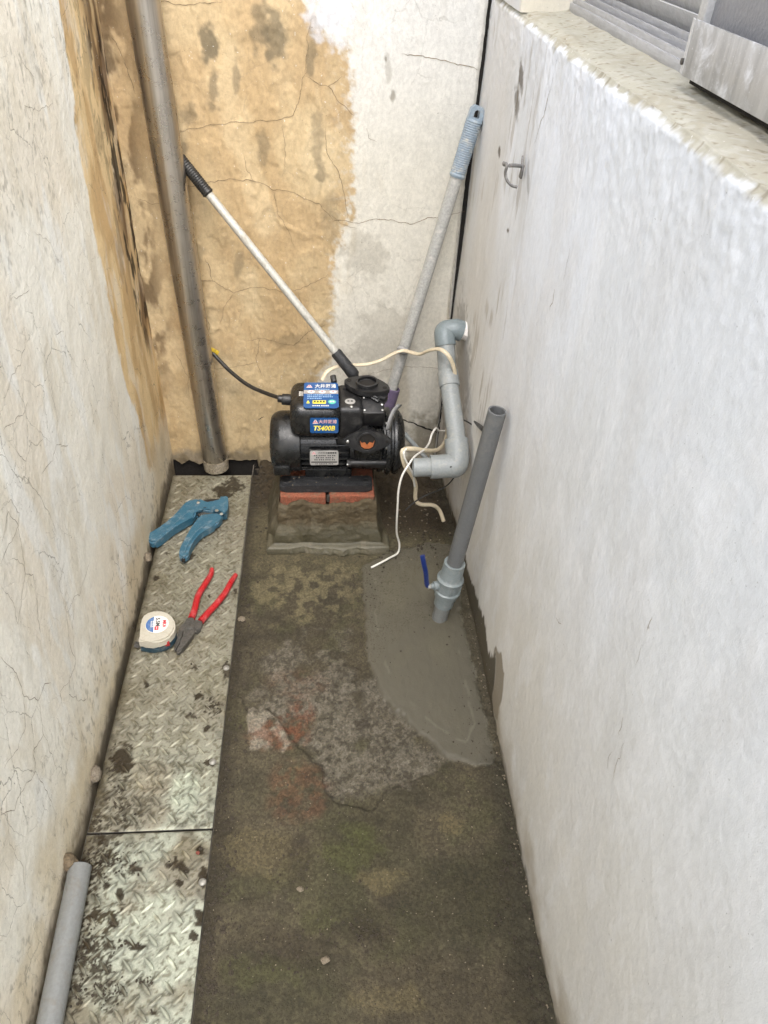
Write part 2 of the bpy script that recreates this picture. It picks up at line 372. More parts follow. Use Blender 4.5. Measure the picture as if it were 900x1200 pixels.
# ------------------------------------------------------------------ the place: alley 0.65 m wide
XL, XR, YB, ZS = -.360, .287, 1.515, .956
GX0, GX1 = -.349, -.168            # steel covers over the drain
def hB(x, z):      # relief of the back wall (towards the viewer)
    h = (fbm(x, z*.45, 8, 3, 1)-.5)*.007+(fbm(x, z*.6, 38, 4, 2)-.5)*.0020
    rd = np.abs(fbm(x*1.6, z*.7, 15, 4, 3)-.5); tan = sm(-x, -.10, .0)
    h = h+tan*.0016*(1-sm(rd, .0, .14))+(fbm(x, z, 170, 2, 4)-.5)*.0008
    return h*(.45+.55*tan)
def hL(y, z):
    tan = sm(y, 1.27, 1.36)*sm(z, .2, .35)
    return (fbm(y, z*.7, 5, 3, 11)-.5)*.007+(fbm(y, z*.7, 30, 4, 12)-.5)*.0012-tan*.0015+(fbm(y, z, 190, 2, 13)-.5)*.0006
def xR0(y, z): return XR-.002-sm(y, 1.2, 1.515)*(.010-.013*np.clip(z, 0, 1)/.95)
def hR(y, z):
    e = sm(z, .80, .956)
    return (fbm(y, z*.5, 5, 3, 21)-.5)*.007+(fbm(y, z*.6, 28, 4, 22)-.5)*(.0007+.0022*e)+(fbm(y, z*.8, 120, 4, 23, .65)-.5)*(.0008+.0018*e)
agg = on('floor', [(270, 765), (310, 745), (360, 735), (415, 740), (438, 790), (480, 845), (528, 888), (490, 915), (455, 932), (425, 950), (400, 942), (383, 925), (376, 897), (350, 875), (332, 850), (315, 832), (286, 832)])
whitep = on('floor', [(289, 830), (312, 831), (330, 848), (340, 872), (330, 880), (292, 879)])
wet = on('floor', [(424, 664), (450, 650), (500, 636), (532, 640), (539, 691), (542, 731), (553, 774), (563, 814), (571, 845), (580, 895), (560, 898), (525, 890), (480, 850), (446, 815), (432, 770), (428, 710)])
wet_in = on('floor', [(440, 668), (500, 652), (522, 668), (528, 720), (540, 780), (556, 850), (545, 872), (500, 845), (455, 790), (440, 730)])
def hF(x, y):
    h = (fbm(x, y, 7, 4, 31)-.5)*.010+(fbm(x, y, 45, 4, 32)-.5)*.004+(fbm(x, y, 170, 4, 33, .7)-.5)*.0032
    jx, jy = (fbm(x, y, 60, 3, 34)-.5)*.02, (fbm(x, y, 60, 3, 35)-.5)*.02
    a = poly_sd(x+jx, y+jy, agg); h = h-.0040*sm(a, -.001, .003)*(1-sm(y, .76, .88))
    wv = poly_sd(x+jx*.6, y+jy*.6, wet); wm = sm(wv, -.004, .008)
    h = h*(1-wm)+wm*(.004+(fbm(x, y, 12, 3, 36)-.5)*.003+(fbm(x*2.5, y, 60, 3, 37)-.5)*.0012)
    ed = sm(x, XR-.045, XR-.005)*(1-wm*.6); h = h+ed*(.003+(fbm(x, y, 70, 3, 38)-.5)*.008)
    back = sm(y, 1.30, 1.42); h = h+back*(fbm(x, y, 50, 3, 39)-.4)*.016
    return h

# ground sheet and drain bottom under everything
bm = BM()
for X0, X1, Y0, Y1 in [(-40, 40, -40, 40)]:
    vs = [bm.verts.new((a, b, -.085)) for a, b in ((X0, Y0), (X1, Y0), (X1, Y1), (X0, Y1))]; bm.faces.new(vs)
obj('ground', bm, M['ground'], kind='structure')

def c_floor(x, y):
    c = np.tile(lin(100, 91, 70), (len(x), 1))*.48
    g = fbm(x, y, 14, 5, 41); c = mixc(c, lin(110, 101, 79)*.52, sm(g, .40, .66)*.8); c = mixc(c, lin(74, 68, 52)*.48, sm(fbm(x, y, 17, 6, 42, .65), .42, .72)*.65)
    c = mixc(c, lin(98, 98, 62)*.55, sm(fbm(x, y, 14, 6, 43, .6), .50, .72)*.35)
    c = mixc(c, lin(84, 82, 56)*.44, (1-sm(y, .5, .8))*.45*sm(fbm(x, y, 9, 4, 59), .3, .6)); far = sm(y, 1.05, 1.2); c = mixc(c, lin(120, 112, 82)*.62, far*.4)
    lt = blob(x, y, 'floor', 360, 690, 70, 45, .5, 1, 40); c = mixc(c, lin(140, 130, 98)*.66, lt*.6*sm(fbm(x, y, 60, 3, 48), .4, .6))
    jx, jy = (fbm(x, y, 60, 3, 34)-.5)*.02, (fbm(x, y, 60, 3, 35)-.5)*.02
    a = poly_sd(x+jx, y+jy, agg); am = sm(a, -.004, .002)
    sp = fbm(x, y, 110, 3, 44); gc = mixc(np.tile(lin(120, 113, 98)*.64, (len(x), 1)), lin(94, 87, 72)*.60, sm(sp, .38, .62)); gc = mixc(gc, lin(146, 139, 124)*.70, sm(fbm(x, y, 190, 3, 45), .52, .70)*.5)
    tr = sm(y, .95, 1.05); c = mixc(c, gc, am*(1-.75*tr)*sm(fbm(x, y, 22, 5, 46)+.12*sm(a, 0, .05)-.16*sm(y, .80, .98), .34, .60)*.85)
    rim = (1-sm(np.abs(a+.001), .0, .004)); c = mixc(c, lin(46, 40, 30)*.6, rim*.6*sm(-x, -.16, -.05)*(1-sm(y, .76, .88)))  # dark line paints in the edge shadow of the step
    wp = sm(poly_sd(x+jx*.5, y+jy*.5, whitep), -.003, .003); c = mixc(c, lin(190, 180, 162)*.72, wp*sm(fbm(x, y, 60, 4, 47), .30, .66)*.5)
    for px, py, rx, ry, k in [(322, 862, 22, 14, .45), (348, 842, 18, 22, .42), (352, 925, 28, 32, .24), (345, 800, 30, 14, .12)]:
        c = mixc(c, lin(142, 82, 52)*.62, blob(x, y, 'floor', px, py, rx*1.5, ry*1.5, .30, 2, 30)**1.4*k*sm(fbm(x, y, 110, 4, 58, .65), .30, .62))
    for px, py, rx, ry, k in [(415, 1000, 40, 26, .5), (375, 1080, 34, 20, .35), (420, 975, 26, 12, .4), (310, 1140, 50, 20, .3)]:
        c = mixc(c, lin(92, 94, 52)*.6, blob(x, y, 'floor', px, py, rx, ry, .7, 4, 50)*k)
    for px, py, rx, ry, k in [(448, 1032, 26, 20, .45), (530, 965, 16, 14, .45), (300, 1000, 60, 30, .3), (460, 1170, 50, 22, .3)]:
        c = mixc(c, lin(132, 120, 84)*.62, blob(x, y, 'floor', px, py, rx, ry, .7, 5, 50)*k)
    for px, py, rx, ry, k in [(396, 768, 14, 7, .6), (424, 848, 9, 11, .6), (350, 1010, 18, 42, .45), (430, 1088, 26, 24, .45), (340, 1110, 46, 30, .4), (378, 742, 12, 6, .4), (560, 1050, 50, 60, .35), (610, 1150, 30, 60, .4)]:
        c = mixc(c, lin(62, 54, 40)*.6, blob(x, y, 'floor', px, py, rx, ry, .5, 6, 80)*k)
    wv = poly_sd(x+jx*.6, y+jy*.6, wet); wm = sm(wv, -.004, .005); wc = mixc(np.tile(lin(110, 105, 90)*.60, (len(x), 1)), lin(114, 109, 92)*.62, sm(poly_sd(x+jx, y+jy, wet_in), -.01, .03)*sm(fbm(x, y*.7, 14, 3, 49), .35, .6))
    wc = mixc(wc, lin(146, 142, 124)*.72, (1-sm(np.abs(poly_sd(x+jx*.4, y+jy*.4, wet_in)), .0, .004))*.30*sm(fbm(x, y, 30, 2, 52), .45, .6))
    wc = wc*.86; wc = mixc(wc, lin(150, 146, 128)*.72, (1-sm(np.abs(wv-.0015), .0, .0022))*.45*sm(x, .2, .25))
    wc = wc*(1+.10*(fbm(x*1.5, y, 60, 4, 51)-.5))[:, None]*1.1
    c = mixc(c*.80, wc, wm)
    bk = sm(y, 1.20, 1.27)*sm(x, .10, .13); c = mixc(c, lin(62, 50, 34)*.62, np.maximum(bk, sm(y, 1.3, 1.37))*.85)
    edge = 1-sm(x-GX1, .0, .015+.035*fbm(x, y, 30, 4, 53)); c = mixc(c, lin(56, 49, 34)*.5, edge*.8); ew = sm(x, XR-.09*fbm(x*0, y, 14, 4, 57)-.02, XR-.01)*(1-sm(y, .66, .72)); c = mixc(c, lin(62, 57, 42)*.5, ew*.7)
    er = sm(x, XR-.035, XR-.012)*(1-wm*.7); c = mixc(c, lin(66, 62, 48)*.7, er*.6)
    sl_ = poly_sd(x, y, on('floor', [(530, 610), (539, 691), (542, 731), (553, 774), (563, 814), (571, 845), (579, 893), (640, 893), (640, 610)])); c = mixc(c, lin(84, 77, 60)*.6, sm(sl_, -.001, .003)*.9)
    rough = .88-.58*wm*(.6+.4*sm(fbm(x, y, 8, 2, 54), .4, .6))-.12*bk
    return c, rough
def f_floor(x, y):
    c, r = c_floor(x, y); z = hF(x, y); hole = sm(y, 1.445, 1.47)*(1-sm(x, -.165, -.150))
    z = z-.08*hole
    return np.c_[x, y, z], c, r
U = steps((-.1665, .300, .0021)); V = steps((-.6, .25, .05), (.25, 1.52, .0022))
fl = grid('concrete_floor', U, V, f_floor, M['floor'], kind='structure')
bm = BM(); box(bm, (-.1672, .45, -.045), (.002, 2.1, .080)); obj('drain_edge', bm, M['ground'], kind='structure')

# ------------------------------------------------------------------ back wall
tanp = on('back', [(60, -60), (366, -60), (369, 20), (388, 44), (408, 58), (413, 100), (415, 160), (414, 240), (404, 268), (392, 300), (394, 345), (386, 380), (388, 420), (372, 440), (330, 700), (60, 700)])
def c_back(x, z):
    n = len(x); jx = (fbm(x, z, 45, 4, 61)-.5)*.03; jz = (fbm(x, z, 45, 4, 62)-.5)*.03
    g = mixc(np.tile(lin(214, 210, 198)*.93, (n, 1)), lin(200, 192, 174)*.97, sm(fbm(x*2.2, z*.5, 9, 4, 63), .48, .66)*.8)
    g = mixc(g, lin(214, 214, 212), sm(z, .62, .95)*.7)
    t = mixc(np.tile(lin(204, 180, 138)*.84, (n, 1)), lin(192, 164, 120)*.82, sm(fbm(x, z*.6, 10, 5, 64), .40, .66)); t = mixc(t, lin(214, 194, 156)*.92, sm(fbm(x, z*.5, 16, 4, 65), .52, .72)*.45)
    t = mixc(t, lin(190, 164, 118)*.84, (1-sm(z, .0, .35))*.45)
    m = sm(poly_sd(x+jx, z+jz, tanp)+(fbm(x, z, 120, 4, 75, .6)-.5)*.03, -.008, .012)*(.93-.3*sm(fbm(x, z, 150, 3, 66), .55, .7)*(sm(x, .0, .06)))
    c = mixc(g, t, m)
    wb = blob(x, z, 'back', 385, 10, 30, 44, .8, 7, 60); c = mixc(c, lin(206, 208, 214)*.95, wb*.7)
    gs = lin(118, 108, 88)*.8
    for px, py, rx, ry, k in [(244, 52, 13, 26, .85), (250, 108, 8, 26, .6), (277, 92, 5, 28, .5), (305, 35, 12, 34, .6), (322, 48, 15, 40, .75), (364, 70, 7, 28, .6), (308, 178, 8, 26, .5), (372, 165, 9, 34, .45), (376, 205, 9, 12, .6), (222, 132, 10, 12, .45), (232, 300, 9, 16, .25), (280, 310, 7, 18, .4), (215, 175, 6, 14, .6), (385, 255, 14, 40, .3), (270, 455, 60, 10, .2), (335, 400, 20, 10, .3), (425, 300, 30, 30, .25), (450, 400, 40, 50, .25), (455, 80, 4, 20, .3), (460, 112, 4, 8, .6), (452, 70, 2, 5, .8)]:
        c = mixc(c, gs, blob(x, z, 'back', px, py, rx, ry, .6, 8+int(px) % 7, 70)*k)
    # black mould by the left corner and dirt at the bottom
    mc = (1-sm(x, -.352, -.300))*sm(z, .1, .35); c = mixc(c, lin(88, 66, 42)*.8, mc*.75*sm(fbm(x, z*.5, 50, 4, 69), .36, .6))
    bt = 1-sm(z+(fbm(x, z, 60, 3, 70)-.5)*.03, .012, .035); c = mixc(c, lin(150, 140, 122)*.75, bt*.8)
    low = (1-sm(z, .0, .14)); c = mixc(c, lin(120, 104, 74)*.75, low*.55*sm(fbm(x, z, 30, 4, 71), .42, .6))
    br = blob(x, z, 'back', 500, 520, 26, 40, .5, 5, 60)
    c = mixc(c, lin(150, 142, 122)*.6, br*.7)
    return c
gapx = on('back', [(574, -120), (573, 0), (560, 110), (545, 220), (535, 300), (528, 350), (524, 420), (516, 480), (508, 540), (505, 600)])
gz = np.array([p[1] for p in gapx]); gx = np.array([p[0] for p in gapx])
def edge_x(z): return np.interp(-z, -gz, gx)+(fbm(z*0+.3, z, 60, 3, 72)-.5)*.003
hz = on('back', [(205, 538), (213, 545), (222, 540), (234, 544), (243, 540), (256, 541), (262, 538), (285, 540), (302, 539)])
def f_back(u, z):
    ex = edge_x(z); x = -.372+(ex+.372)*(u+.372)/(.372+.280)
    c = c_back(x, z); y = YB-hB(x, z); e = sm(x-ex, -.008, 0); y = y+e*e*.006
    # ragged lower edge above the drain mouth
    zz = z.copy(); dm = (x < -.158) & (z < .0); bot = np.interp(x, [p[0] for p in hz], [p[1] for p in hz])+(fbm(x, z*0, 60, 3, 73)-.5)*.008
    zz = np.where(dm, np.maximum(z, bot), z)
    y = y-.010*(1-sm(z, .0, .03))*sm(x, -.16, -.15)
    return np.c_[x, y, zz], c, np.full(len(x), .88)
back = empty('plaster_wall', (-.04, YB, 0), 'ochre and grey plastered wall closing the far end of the alley', 'wall')
U = steps((-.372, .280, .0022)); V = steps((-.02, .99, .0022), (.99, 2.3, .06))
grid('render_coat', U, V, f_back, M['wall_b'], back, flip=True)
bm = BM(); box(bm, (-.04, YB+.10, 1.16), (.80, .17, 2.32)); obj('wall_core', bm, M['outer'], back)
bm = BM(); box(bm, (.2875, YB+.012, 1.16), (.022, .004, 2.3)); obj('corner_gap', bm, M['void'], back)
bm = BM(); box(bm, (-.26, YB+.012, -.04), (.23, .004, .09)); obj('drain_mouth', bm, M['void'], back)

def cracks(name, parent, surf, hfun, sets, matn='crack', off=.0006):
    "hairline cracks: narrow strips of dirt lying in the surface, following its relief"
    bm = BM()
    for pts, wd in sets:
        q = on(surf, pts); path = []
        for (a, b), (c, d) in zip(q[:-1], q[1:]):
            n = max(2, int(math.hypot(c-a, d-b)/.004))
            for k in range(n): path.append((a+(c-a)*k/n, b+(d-b)*k/n))
        path.append(q[-1]); path = np.array(path); s = random.randint(0, 999); m = len(path)
        idx = np.arange(m)*.35; path[:, 0] += (fbm(idx, idx*0, 1, 3, s)-.5)*.008; path[:, 1] += (fbm(idx, idx*0, 1, 3, s+7)-.5)*.008
        wv = wd*.8*(.35+1.1*fbm(idx, idx*0+3, 1.2, 2, s+3))*np.minimum(1, np.minimum(np.arange(m)+1, m-np.arange(m))/4)
        L = []; Rr = []
        for i in range(m):
            t = path[min(i+1, m-1)]-path[max(i-1, 0)]; t = t/(np.hypot(*t)+1e-9); nn = np.array([-t[1], t[0]])*wv[i]/2
            for sgn, lst in ((1, L), (-1, Rr)):
                a, b = path[i]+nn*sgn; h = float(hfun(np.array([a]), np.array([b]))[0])+off
                v = {'back': (a, YB-h, b), 'left': (XL+h, a, b)}.get(surf)
                if surf == 'right': v = (float(xR0(np.array([a]), np.array([b]))[0])-h, a, b)
                if surf == 'floor': v = (a, b, h)
                lst.append(bm.verts.new(v))
        for i in range(m-1): bm.faces.new((L[i], L[i+1], Rr[i+1], Rr[i]))
    return obj(name, bm, M[matn], parent, smooth=0, kind='stuff')
cracks('hairline_cracks', back, 'back', hB, [
    ([(180, 2), (215, 5), (260, 2)], .0012), ([(205, 155), (250, 145), (290, 143), (320, 140), (345, 135), (355, 92), (362, 85)], .0012),
    ([(358, 88), (375, 98), (385, 100), (400, 90)], .0014), ([(385, 100), (398, 120), (414, 134)], .0016), ([(358, 88), (360, 50), (365, 20)], .001),
    ([(210, 220), (260, 210), (300, 212), (320, 222), (345, 225), (360, 235), (375, 240), (390, 258), (420, 260), (450, 256), (480, 262), (500, 256), (545, 248)], .0013),
    ([(320, 222), (325, 250), (332, 260), (340, 275), (345, 290)], .001), ([(380, 150), (384, 180), (398, 205), (404, 225), (407, 256)], .0012),
    ([(215, 330), (250, 328), (275, 343), (300, 336), (330, 342), (350, 340), (372, 328), (385, 322)], .0012), ([(275, 343), (262, 360), (258, 380)], .0009),
    ([(290, 400), (305, 395), (320, 400), (345, 405), (362, 388), (385, 380)], .0012), ([(305, 395), (300, 420), (306, 440)], .0010), ([(230, 420), (255, 432), (300, 425)], .0010),
    ([(470, 65), (500, 67), (520, 70), (545, 78), (562, 82)], .0012), ([(130, 40), (150, 80), (160, 110)], .0014), ([(160, 230), (178, 240), (195, 235)], .0010),
    ([(425, 440), (470, 430), (505, 430), (525, 432)], .001), ([(240, 300), (246, 315), (250, 330)], .0016), ([(242, 395), (246, 380), (240, 370)], .0012),
    ([(385, 250), (400, 262), (420, 268)], .0008), ([(330, 140), (335, 170), (333, 200)], .0007), ([(205, 410), (220, 440), (222, 470)], .0008),
    ([(285, 180), (290, 200), (300, 214)], .0008), ([(350, 345), (358, 370), (362, 388)], .0009), ([(428, 150), (433, 162), (440, 166)], .0008)])
cracks('open_crack', back, 'back', hB, [([(468, 491), (482, 495), (495, 500), (513, 507)], .006), ([(513, 507), (516, 490), (519, 470)], .003), ([(302, 492), (309, 489)], .006)], 'void', .0010)

# ------------------------------------------------------------------ left wall
tl = on('left', [(66, -80), (68, 0), (84, 100), (101, 220), (120, 320), (137, 400), (148, 460), (158, 480), (168, 515), (173, 545), (182, 560), (230, 600), (300, 0), (200, -80)])
def c_left(y, z):
    n = len(y); c = mixc(np.tile(lin(236, 234, 223), (n, 1)), lin(230, 223, 207), sm(fbm(y, z*.6, 7, 5, 81), .45, .66)*.8)
    c = mixc(c, lin(236, 237, 232), sm(fbm(y*1.5, z*.4, 16, 4, 82), .55, .68)*.7)
    c = mixc(c, lin(214, 206, 186), sm(fbm(y*1.6, z*.6, 16, 5, 83), .54, .72)*.4)
    jy = (fbm(y, z, 40, 4, 84)-.5)*.03; jz = (fbm(y, z, 40, 4, 85)-.5)*.05
    t = mixc(np.tile(lin(224, 198, 150), (n, 1)), lin(204, 172, 122)*.95, sm(fbm(y, z*.3, 26, 5, 86), .42, .66))
    c = mixc(c, t, sm(poly_sd(y+jy, z+jz, tl), -.004, .008)*sm(z, .03, .17)*(.95-.35*sm(fbm(y, z*.4, 30, 4, 93), .5, .7)))
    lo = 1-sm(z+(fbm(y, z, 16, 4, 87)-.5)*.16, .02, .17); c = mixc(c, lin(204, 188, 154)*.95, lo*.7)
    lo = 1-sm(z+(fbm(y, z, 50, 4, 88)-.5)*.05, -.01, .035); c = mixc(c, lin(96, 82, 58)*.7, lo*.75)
    # mould
    md = sm(y, 1.395, 1.455)*sm(z, .25, .42); f = fbm(y, z*.35, 60, 5, 89); c = mixc(c, lin(112, 84, 56)*.8, md*.8*sm(fbm(y, z*.3, 26, 4, 90), .38, .58))
    c = mixc(c, lin(30, 22, 15), np.clip(md+.35*sm(y, 1.33, 1.38)*sm(z, .4, .5), 0, 1)*sm(f, .55, .63)*.85)
    sp = sm(fbm(y, z*.6, 150, 3, 91), .64, .70)*sm(fbm(y, z, 14, 3, 92), .45, .6)*(lo*.2+.35*(1-sm(z, .05, .3))+.3*sm(z, .6, .8)); c = mixc(c, lin(70, 56, 38)*.7, sp)
    return c
def f_left(y, z):
    x = XL+hL(y, z); x = x+sm(YB-y, .0, .02)*0
    return np.c_[x, y, z], c_left(y, z), np.full(len(y), .86)
left = empty('plaster_wall', (XL, .8, 0), 'cream crackled wall on the left side beside the steel drain covers', 'wall')
U = steps((-1.2, .25, .1), (.25, 1.5165, .0024)); V = steps((-.085, -.02, .01), (-.02, 1.02, .0024), (1.02, 1.4, .08))
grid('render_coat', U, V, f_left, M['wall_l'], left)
bm = BM(); box(bm, (XL-.105, .17, .66), (.19, 2.74, 1.48)); obj('wall_core', bm, M['outer'], left)
cr = [([(0, 505), (25, 485), (30, 470)], .0010), ([(0, 590), (10, 585), (20, 600), (20, 615), (0, 660)], .0011), ([(17, 510), (18, 530), (28, 540), (35, 520), (42, 522), (50, 512)], .0009),
      ([(28, 540), (28, 560), (45, 580), (58, 605), (66, 625)], .0010), ([(48, 555), (60, 540), (64, 520), (72, 524), (80, 520)], .0012), ([(64, 520), (66, 490), (58, 455), (52, 430), (44, 405)], .0008),
      ([(0, 685), (15, 705), (20, 730), (25, 700), (30, 670), (20, 655), (10, 655)], .0010), ([(0, 640), (8, 600), (20, 615), (24, 640), (30, 672), (38, 672), (40, 690), (45, 725), (48, 745)], .0012),
      ([(80, 720), (88, 700), (94, 696), (100, 680), (106, 655)], .0010), ([(80, 720), (75, 700), (70, 685), (76, 660)], .0008), ([(0, 770), (20, 790), (28, 815), (45, 820), (52, 800), (60, 800)], .0013),
      ([(28, 815), (30, 850), (18, 880), (5, 900)], .0011), ([(45, 820), (50, 860), (60, 885), (65, 905)], .0009), ([(80, 720), (82, 750), (90, 775), (82, 795), (80, 815), (92, 820), (102, 822)], .0012),
      ([(90, 775), (86, 735), (88, 700)], .0008), ([(82, 795), (70, 812), (72, 830)], .0009), ([(0, 955), (15, 950), (22, 930), (40, 905), (38, 880), (50, 860)], .0012), ([(45, 910), (55, 930), (60, 945)], .0012),
      ([(5, 930), (10, 990), (25, 1015), (30, 1050)], .0008), ([(20, 65), (38, 90), (38, 102)], .001), ([(30, 160), (35, 140), (28, 125), (45, 130), (60, 120)], .0009), ([(10, 350), (28, 345), (35, 340)], .0008),
      ([(0, 470), (12, 440), (20, 430), (28, 400), (24, 370)], .0008), ([(40, 270), (60, 285), (66, 300), (62, 330)], .0007), ([(60, 375), (66, 392), (74, 388)], .0010), ([(92, 60), (97, 95)], .0011), ([(80, 210), (88, 240), (96, 260)], .0007)]
cracks('hairline_cracks', left, 'left', hL, [(a_, w_*.85) for a_, w_ in cr], 'crackl')
# stray cement lump and clay lump at the foot
def lump(name, c, r, s3, m, label, cat, parent=None, jit=.35):
    bm = BM(); q = ball(bm, c, r, s3, 3, 0)
    s = random.random()*50
    for v in q:
        d = (v.co-Vector(c)); n1 = float(fbm(np.array([v.co.x*1+s]), np.array([v.co.y+v.co.z*1.7]), 1.2/r, 3, 3)[0]); v.co = Vector(c)+d*(1+(n1-.5)*jit*2.4)
    o = obj(name, bm, m, parent, None if parent else (c[0], c[1], c[2]-r*s3[2]*.8), smooth=60)
    if not parent: tag(o, label, cat)
    return o
p = P(112, 907, 'x', XL+.006); lump('cement_lump', p, .013, (.75, 1.0, 1.0), M['lumpy'], 'pale cement lump stuck to the left wall halfway along the drain cover', 'cement lump')
p = P(82, 1012, 'x', XL+.006); lump('clay_lump', p, .015, (.8, .8, 1), M['clay'], 'brown clay lump against the left wall at the end of the grey pipe', 'clay lump')

# ------------------------------------------------------------------ right wall with sill and window
def c_right(y, z):
    n = len(y); c = mixc(np.tile(lin(218, 222, 227), (n, 1)), lin(226, 231, 239), sm(fbm(y, z*.4, 7, 4, 101), .42, .62)); up_ = sm(z, .15, .75)
    c = mixc(c, lin(214, 209, 198)*.98, (1-up_)*.7); c = mixc(c, lin(212, 212, 212)*.98, sm(fbm(y*1.2, z*.6, 15, 5, 102), .46, .70)*.3)
    c = mixc(c, lin(234, 236, 240), sm(fbm(y*1.2, z*.5, 30, 4, 103), .54, .70)*.25)
    ff = sm(y, 1.02, 1.18)*sm(z, .25, .4); st = fbm(y*1.1, z*.11, 60, 5, 104); c = mixc(c, lin(150, 138, 122)*.85, ff*.5*sm(st, .56, .64)*sm(fbm(y, z, 9, 3, 106), .4, .55))
    c = mixc(c, lin(204, 199, 188)*.94, sm(y, 1.15, 1.35)*.5)
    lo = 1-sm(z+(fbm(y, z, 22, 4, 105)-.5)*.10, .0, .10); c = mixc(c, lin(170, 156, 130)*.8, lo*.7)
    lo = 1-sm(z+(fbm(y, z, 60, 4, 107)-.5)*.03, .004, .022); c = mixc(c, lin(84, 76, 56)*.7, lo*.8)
    # damp stain where fresh cement meets the wall
    dj = (fbm(y*1.5, z*.5, 60, 4, 108)-.5)*.028
    dm = sm(poly_sd(y+dj*.5, z+dj, on('right', [(532, 600), (545, 640), (553, 677), (561, 700), (569, 722), (574, 763), (584, 768), (583, 791), (579, 820), (580, 845), (588, 880), (560, 885), (500, 620)])), -.004, .006)
    c = mixc(c, lin(104, 96, 78)*.62, dm*.95)
    d2 = sm(poly_sd(y+dj*.4, z+dj*.6, on('right', [(582, 757), (590, 764), (594, 790), (592, 812), (585, 845), (577, 832), (574, 800), (577, 775)])), -.002, .004)
    c = mixc(c, lin(158, 148, 130)*.8, d2*.9*(1-dm))
    for px, py, rx, ry, k in [(612, 90, 3, 22, .8), (607, 120, 3, 24, .7), (586, 178, 2, 8, .9), (596, 270, 1.5, 3, .9), (764, 736, 1.6, 1.6, .5), (621, 210, 2, 26, .35), (545, 420, 8, 80, .4), (528, 470, 7, 60, .5), (540, 520, 10, 40, .35)]:
        c = mixc(c, lin(108, 98, 84)*.75, blob(y, z, 'right', px, py, rx, ry, .5, 3, 90)*k)
    return c
def f_right(y, s):
    z = np.minimum(s, ZS); over = np.maximum(s-ZS, 0)
    er = (fbm(y, y*0, 22, 4, 111, .6)-.5)*.009; h = hR(y, np.minimum(s, ZS+.02))
    x = xR0(y, z)-h
    # rounded, chipped arris
    k = sm(s, ZS-.012, ZS+.006); zz = z-(.004+er*.6)*k*(1-sm(over, .0, .025))
    x = np.where(over > 0, XR-.002+over-h*(1-sm(over, 0, .03)), x)+.005*sm(s, ZS-.012, ZS)*(1-sm(over, 0, .02))+er*.3*k*(1-sm(over, 0, .02))
    zz = zz+np.where(over > 0, (fbm(y, over, 22, 3, 112)-.5)*.004+(fbm(y, over, 130, 4, 113)-.5)*.0009+.004*sm(over, .045, .075), 0)
    x = x+.001*(1-sm(z, .0, .03))
    c = c_right(y, z); sc_ = mixc(np.tile(lin(186, 182, 166)*.84, (len(y), 1)), lin(168, 158, 136)*.82, sm(fbm(y, over, 16, 4, 114), .40, .75)*.4); sc_ = mixc(sc_, lin(206, 205, 200), sm(fbm(y, over, 120, 4, 115), .50, .72)*.2)
    sc_ = mixc(sc_, lin(120, 106, 82)*.8, sm(fbm(y, over, 170, 3, 116), .68, .74)*.5)
    c = mixc(c, sc_, sm(s+(fbm(y, s, 45, 4, 118, .6)-.5)*.022, ZS-.012, ZS-.003))
    return np.c_[x, y, zz], c, np.full(len(y), .86)
house = empty('house_wall', (XR, .8, 0), 'whitewashed house wall on the right with window sill above', 'wall')
U = steps((-1.2, .1, .1), (.1, 1.34, .0026), (1.34, 1.53, .0026)); V = steps((-.02, .93, .0027), (.93, ZS, .002), (ZS, ZS+.09, .0022))
def f_right2(y, s):
    return f_right(y, s)
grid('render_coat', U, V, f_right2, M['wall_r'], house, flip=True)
bm = BM(); box(bm, (XR+.115, .17, .46), (.17, 2.74, .96)); box(bm, (XR+.10, .17, 2.08), (.19, 2.74, .5))
box(bm, (XR+.16, 1.45, 1.4), (.30, .17, .5)); obj('wall_core', bm, M['outer'], house)
# upright return at the far end of the window recess
def f_jamb(u, z):
    x = xR0(u*0+1.4, z)+np.maximum(0, 1.285-u)*0+np.where(u < 1.290, (1.290-u), 0)*1.0; y = np.maximum(u, 1.290)
    h = hR(u, z); x = x-h*.7
    return np.c_[x, y, z], mixc(c_right(np.maximum(u, 1.0), z), lin(216, 208, 188), (1-sm(u, 1.285, 1.31))*.8), np.full(len(u), .86)
grid('jamb_coat', steps((1.19, 1.53, .0035)), steps((ZS-.001, 1.10, .0035), (1.10, 1.9, .1)), f_jamb, M['wall_r'], house, flip=True)
cracks('hairline_cracks', house, 'right', hR, [([(651, 88), (646, 110), (640, 135), (632, 160), (628, 172)], .0012), ([(655, 60), (652, 85)], .0010), ([(654, 338), (651, 355), (647, 366)], .0012), ([(612, 84), (608, 112), (605, 130)], .0022),
     ([(769, 720), (767, 728), (762, 740)], .0010), ([(758, 755), (750, 780)], .0004), ([(735, 842), (732, 852), (728, 864)], .0009), ([(713, 900), (718, 880)], .0007), ([(557, 420), (552, 460), (556, 480)], .0008), ([(672, 290), (664, 330)], .0007), ([(655, 725), (660, 732)], .001), ([(720, 910), (735, 868)], .0006)])
